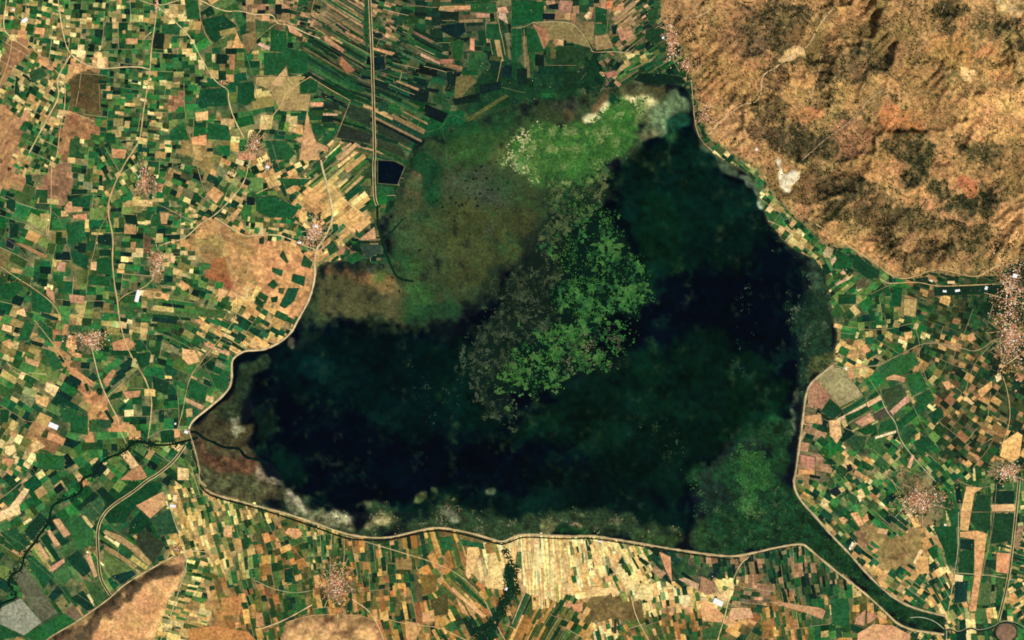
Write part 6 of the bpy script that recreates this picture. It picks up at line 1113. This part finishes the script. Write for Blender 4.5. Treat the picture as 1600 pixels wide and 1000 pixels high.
for vi, lst in rest.items():
    b = 0; Vs, Lp, Sz, Cs = [], [], [], []
    for V, F, Cc in lst:
        Vs.append(V); Cs.append(Cc)
        for f in F: Lp += [b + i for i in f]; Sz.append(len(f))
        b += len(V)
    link('village', mesh_np('village', np.concatenate(Vs), Lp, Sz, np.concatenate(Cs), M['roof']), label=f"small houses crowded in {VILLAGES[vi][6]}"[:110], cat='village', kind='stuff')

# ------------------------------------------------------------------ single large buildings
def hall(px, py, L_, W_, ang, h, label, roof=(255, 253, 248), bays=1, name='warehouse'):
    root = bpy.data.objects.new(name, None); C.objects.link(root); root.location = (float(wx(px)), float(wy(py)), float(ZT(px, py)) + 3); root.rotation_euler = (0, 0, math.radians(-ang))
    root['label'] = label; root['category'] = 'building'
    for b in range(bays):
        w = W_ / bays; V, F, Cc = house_geo(L_, w, h, w * .1, lin((214, 208, 196)), lin(roof)); V[:, 1] += (b + .5) * w - W_ / 2; V[10:, 1] -= np.sign(V[10:, 1] - ((b + .5) * w - W_ / 2)) * .75 * (bays > 1)
        for nm, fs in (('wall', F[:6]), ('roof', F[6:])):
            u = sorted({i for f in fs for i in f}); mp = {i: k for k, i in enumerate(u)}
            link(nm, mesh_np(nm, V[u], [mp[i] for f in fs for i in f], [len(f) for f in fs], Cc[u], M['roof']), root)
    return root
hall(215, 462.5, 185, 62, 103, 9, "long narrow white hall below the village west of the dry meadow", bays=2)
hall(83.5, 665.5, 150, 78, 25, 9, "white rectangular hall at the left by the brown pasture", bays=3)
hall(38.5, 31.5, 95, 55, -35, 8, "white hall near the upper left corner beside the road", bays=2)
hall(21, 15, 42, 34, 20, 7, "small white building just left of the upper left hall", (255, 244, 226))
hall(270, 790.5, 92, 44, 8, 8, "white hall beside the dry fields north of the ridge hamlet", bays=2)
hall(273, 776, 46, 60, 5, 7, "cream roofed shed above the white hall by the ridge", (250, 226, 170))
hall(1122, 941, 150, 85, 25, 9, "big white hall in the straw fields at the bottom right of centre", bays=3)
hall(1477, 820, 36, 30, 0, 7, "small white building east of the outlet village", (255, 244, 226))
hall(1476, 455, 56, 30, 5, 8, "white hall in the dark grove below the hills, left of two")
hall(1496, 454, 74, 34, -8, 8, "white hall in the dark grove below the hills, right of two")
hall(1455, 438.5, 50, 30, 25, 7, "small pale hall on the road under the hills", (255, 236, 206))
hall(1486, 441, 110, 38, 0, 7, "long cream yard building at the foot of the hills", (250, 214, 150))
hall(1586, 431, 70, 62, 15, 12, "largest white building in the eastern town", bays=2)
hall(1541, 450, 40, 52, 20, 8, "white hall at the western entrance of the eastern town")
hall(791, 920, 34, 46, 20, 7, "white shed at the wooded stream south of the lake")
hall(938, 846, 70, 22, 4, 6, "white shed under the southern dike in the straw fields")
hall(1498, 903, 130, 100, 8, 5, "round-cornered cream yard building beside the eastern road", (252, 226, 160), 3)
hall(418, 261, 60, 34, 30, 7, "white building at the hamlet by the dike road")
hall(494, 353, 44, 40, 10, 7, "large white roof in the village against the western dike")
hall(468, 379, 52, 30, -10, 7, "white roof just west of the village against the dike")
hall(274, 662, 26, 26, 0, 7, "tiny white pump house by the river road")
hall(291, 675, 60, 42, 20, 10, "white sluice house where the river leaves the lake")
hall(1322, 575, 28, 40, 10, 7, "tiny white farmhouse beside the eastern lake road")
hall(1182, 233.5, 44, 40, 30, 7, "white building on the shore road under the hills", (255, 240, 206))
hall(1036, 59, 30, 34, 0, 7, "white building at the west edge of the hill foot village")
hall(14, 665, 0.1, 0.1, 0, 1, "x") if False else None

# pale quarry cut into the hillside
qm = soft(P("H 45,-10 75,60 88,175 132,190 162,140 200,95 190,50 152,45 140,85 110,92 85,-10"), 2, .4)
def quarry():
    xs, ys = np.arange(1206, 1256, 1.0), np.arange(244, 304, 1.0); gx, gy = np.meshgrid(xs, ys); on = bil(qm, gx, gy) > .45
    z = ZT(gx, gy); z = np.floor((z + 6) / 4) * 4 - 1 + 2 * fbm(6, 952, 2, gx, gy); z = np.maximum(z, ZT(gx, gy) + 1.5)
    i = np.arange(gx.size).reshape(gx.shape); ok = on[:-1, :-1] & on[1:, :-1] & on[1:, 1:] & on[:-1, 1:]
    q = np.stack([i[:-1, :-1], i[1:, :-1], i[1:, 1:], i[:-1, 1:]], 2)[ok]
    u, inv = np.unique(q, return_inverse=True); V = np.stack([wx(gx).ravel()[u], wy(gy).ravel()[u], z.ravel()[u]], 1)
    c = lin(np.clip(np.array([[255, 234, 190]]) * (.6 + .68 * fbm(4, 953, 3, gx, gy).ravel()[u])[:, None], 0, 255))
    link('quarry', mesh_np('quarry', V, inv.ravel(), np.full(len(q), 4), c, M['road']), label="bright white quarry cut into the hillside above the lake", cat='quarry')
quarry()
# round mound ringed by dark trees at the lower right corner
V = []; k = 28; rings = [(1.0, 0), (.92, 6), (.7, 14), (.35, 18)]
for f, z in rings:
    for t in range(k):
        a = 2 * math.pi * t / k; V.append((160 * f * math.cos(a), 140 * f * math.sin(a), z))
V.append((0, 0, 19)); Lp, Sz = [], []
for r_ in range(3):
    for t in range(k): Lp += [r_ * k + t, r_ * k + (t + 1) % k, (r_ + 1) * k + (t + 1) % k, (r_ + 1) * k + t]; Sz.append(4)
for t in range(k): Lp += [3 * k + t, 3 * k + (t + 1) % k, 4 * k]; Sz.append(3)
o = link('round_mound', mesh_np('round_mound', V, Lp, Sz, np.repeat(lin((140, 110, 84))[None], len(V), 0), M['soil'], True), label="round brown mound ringed by dark trees in the lower right corner", cat='mound')
o.location = (float(wx(1572)), float(wy(988)), 1)
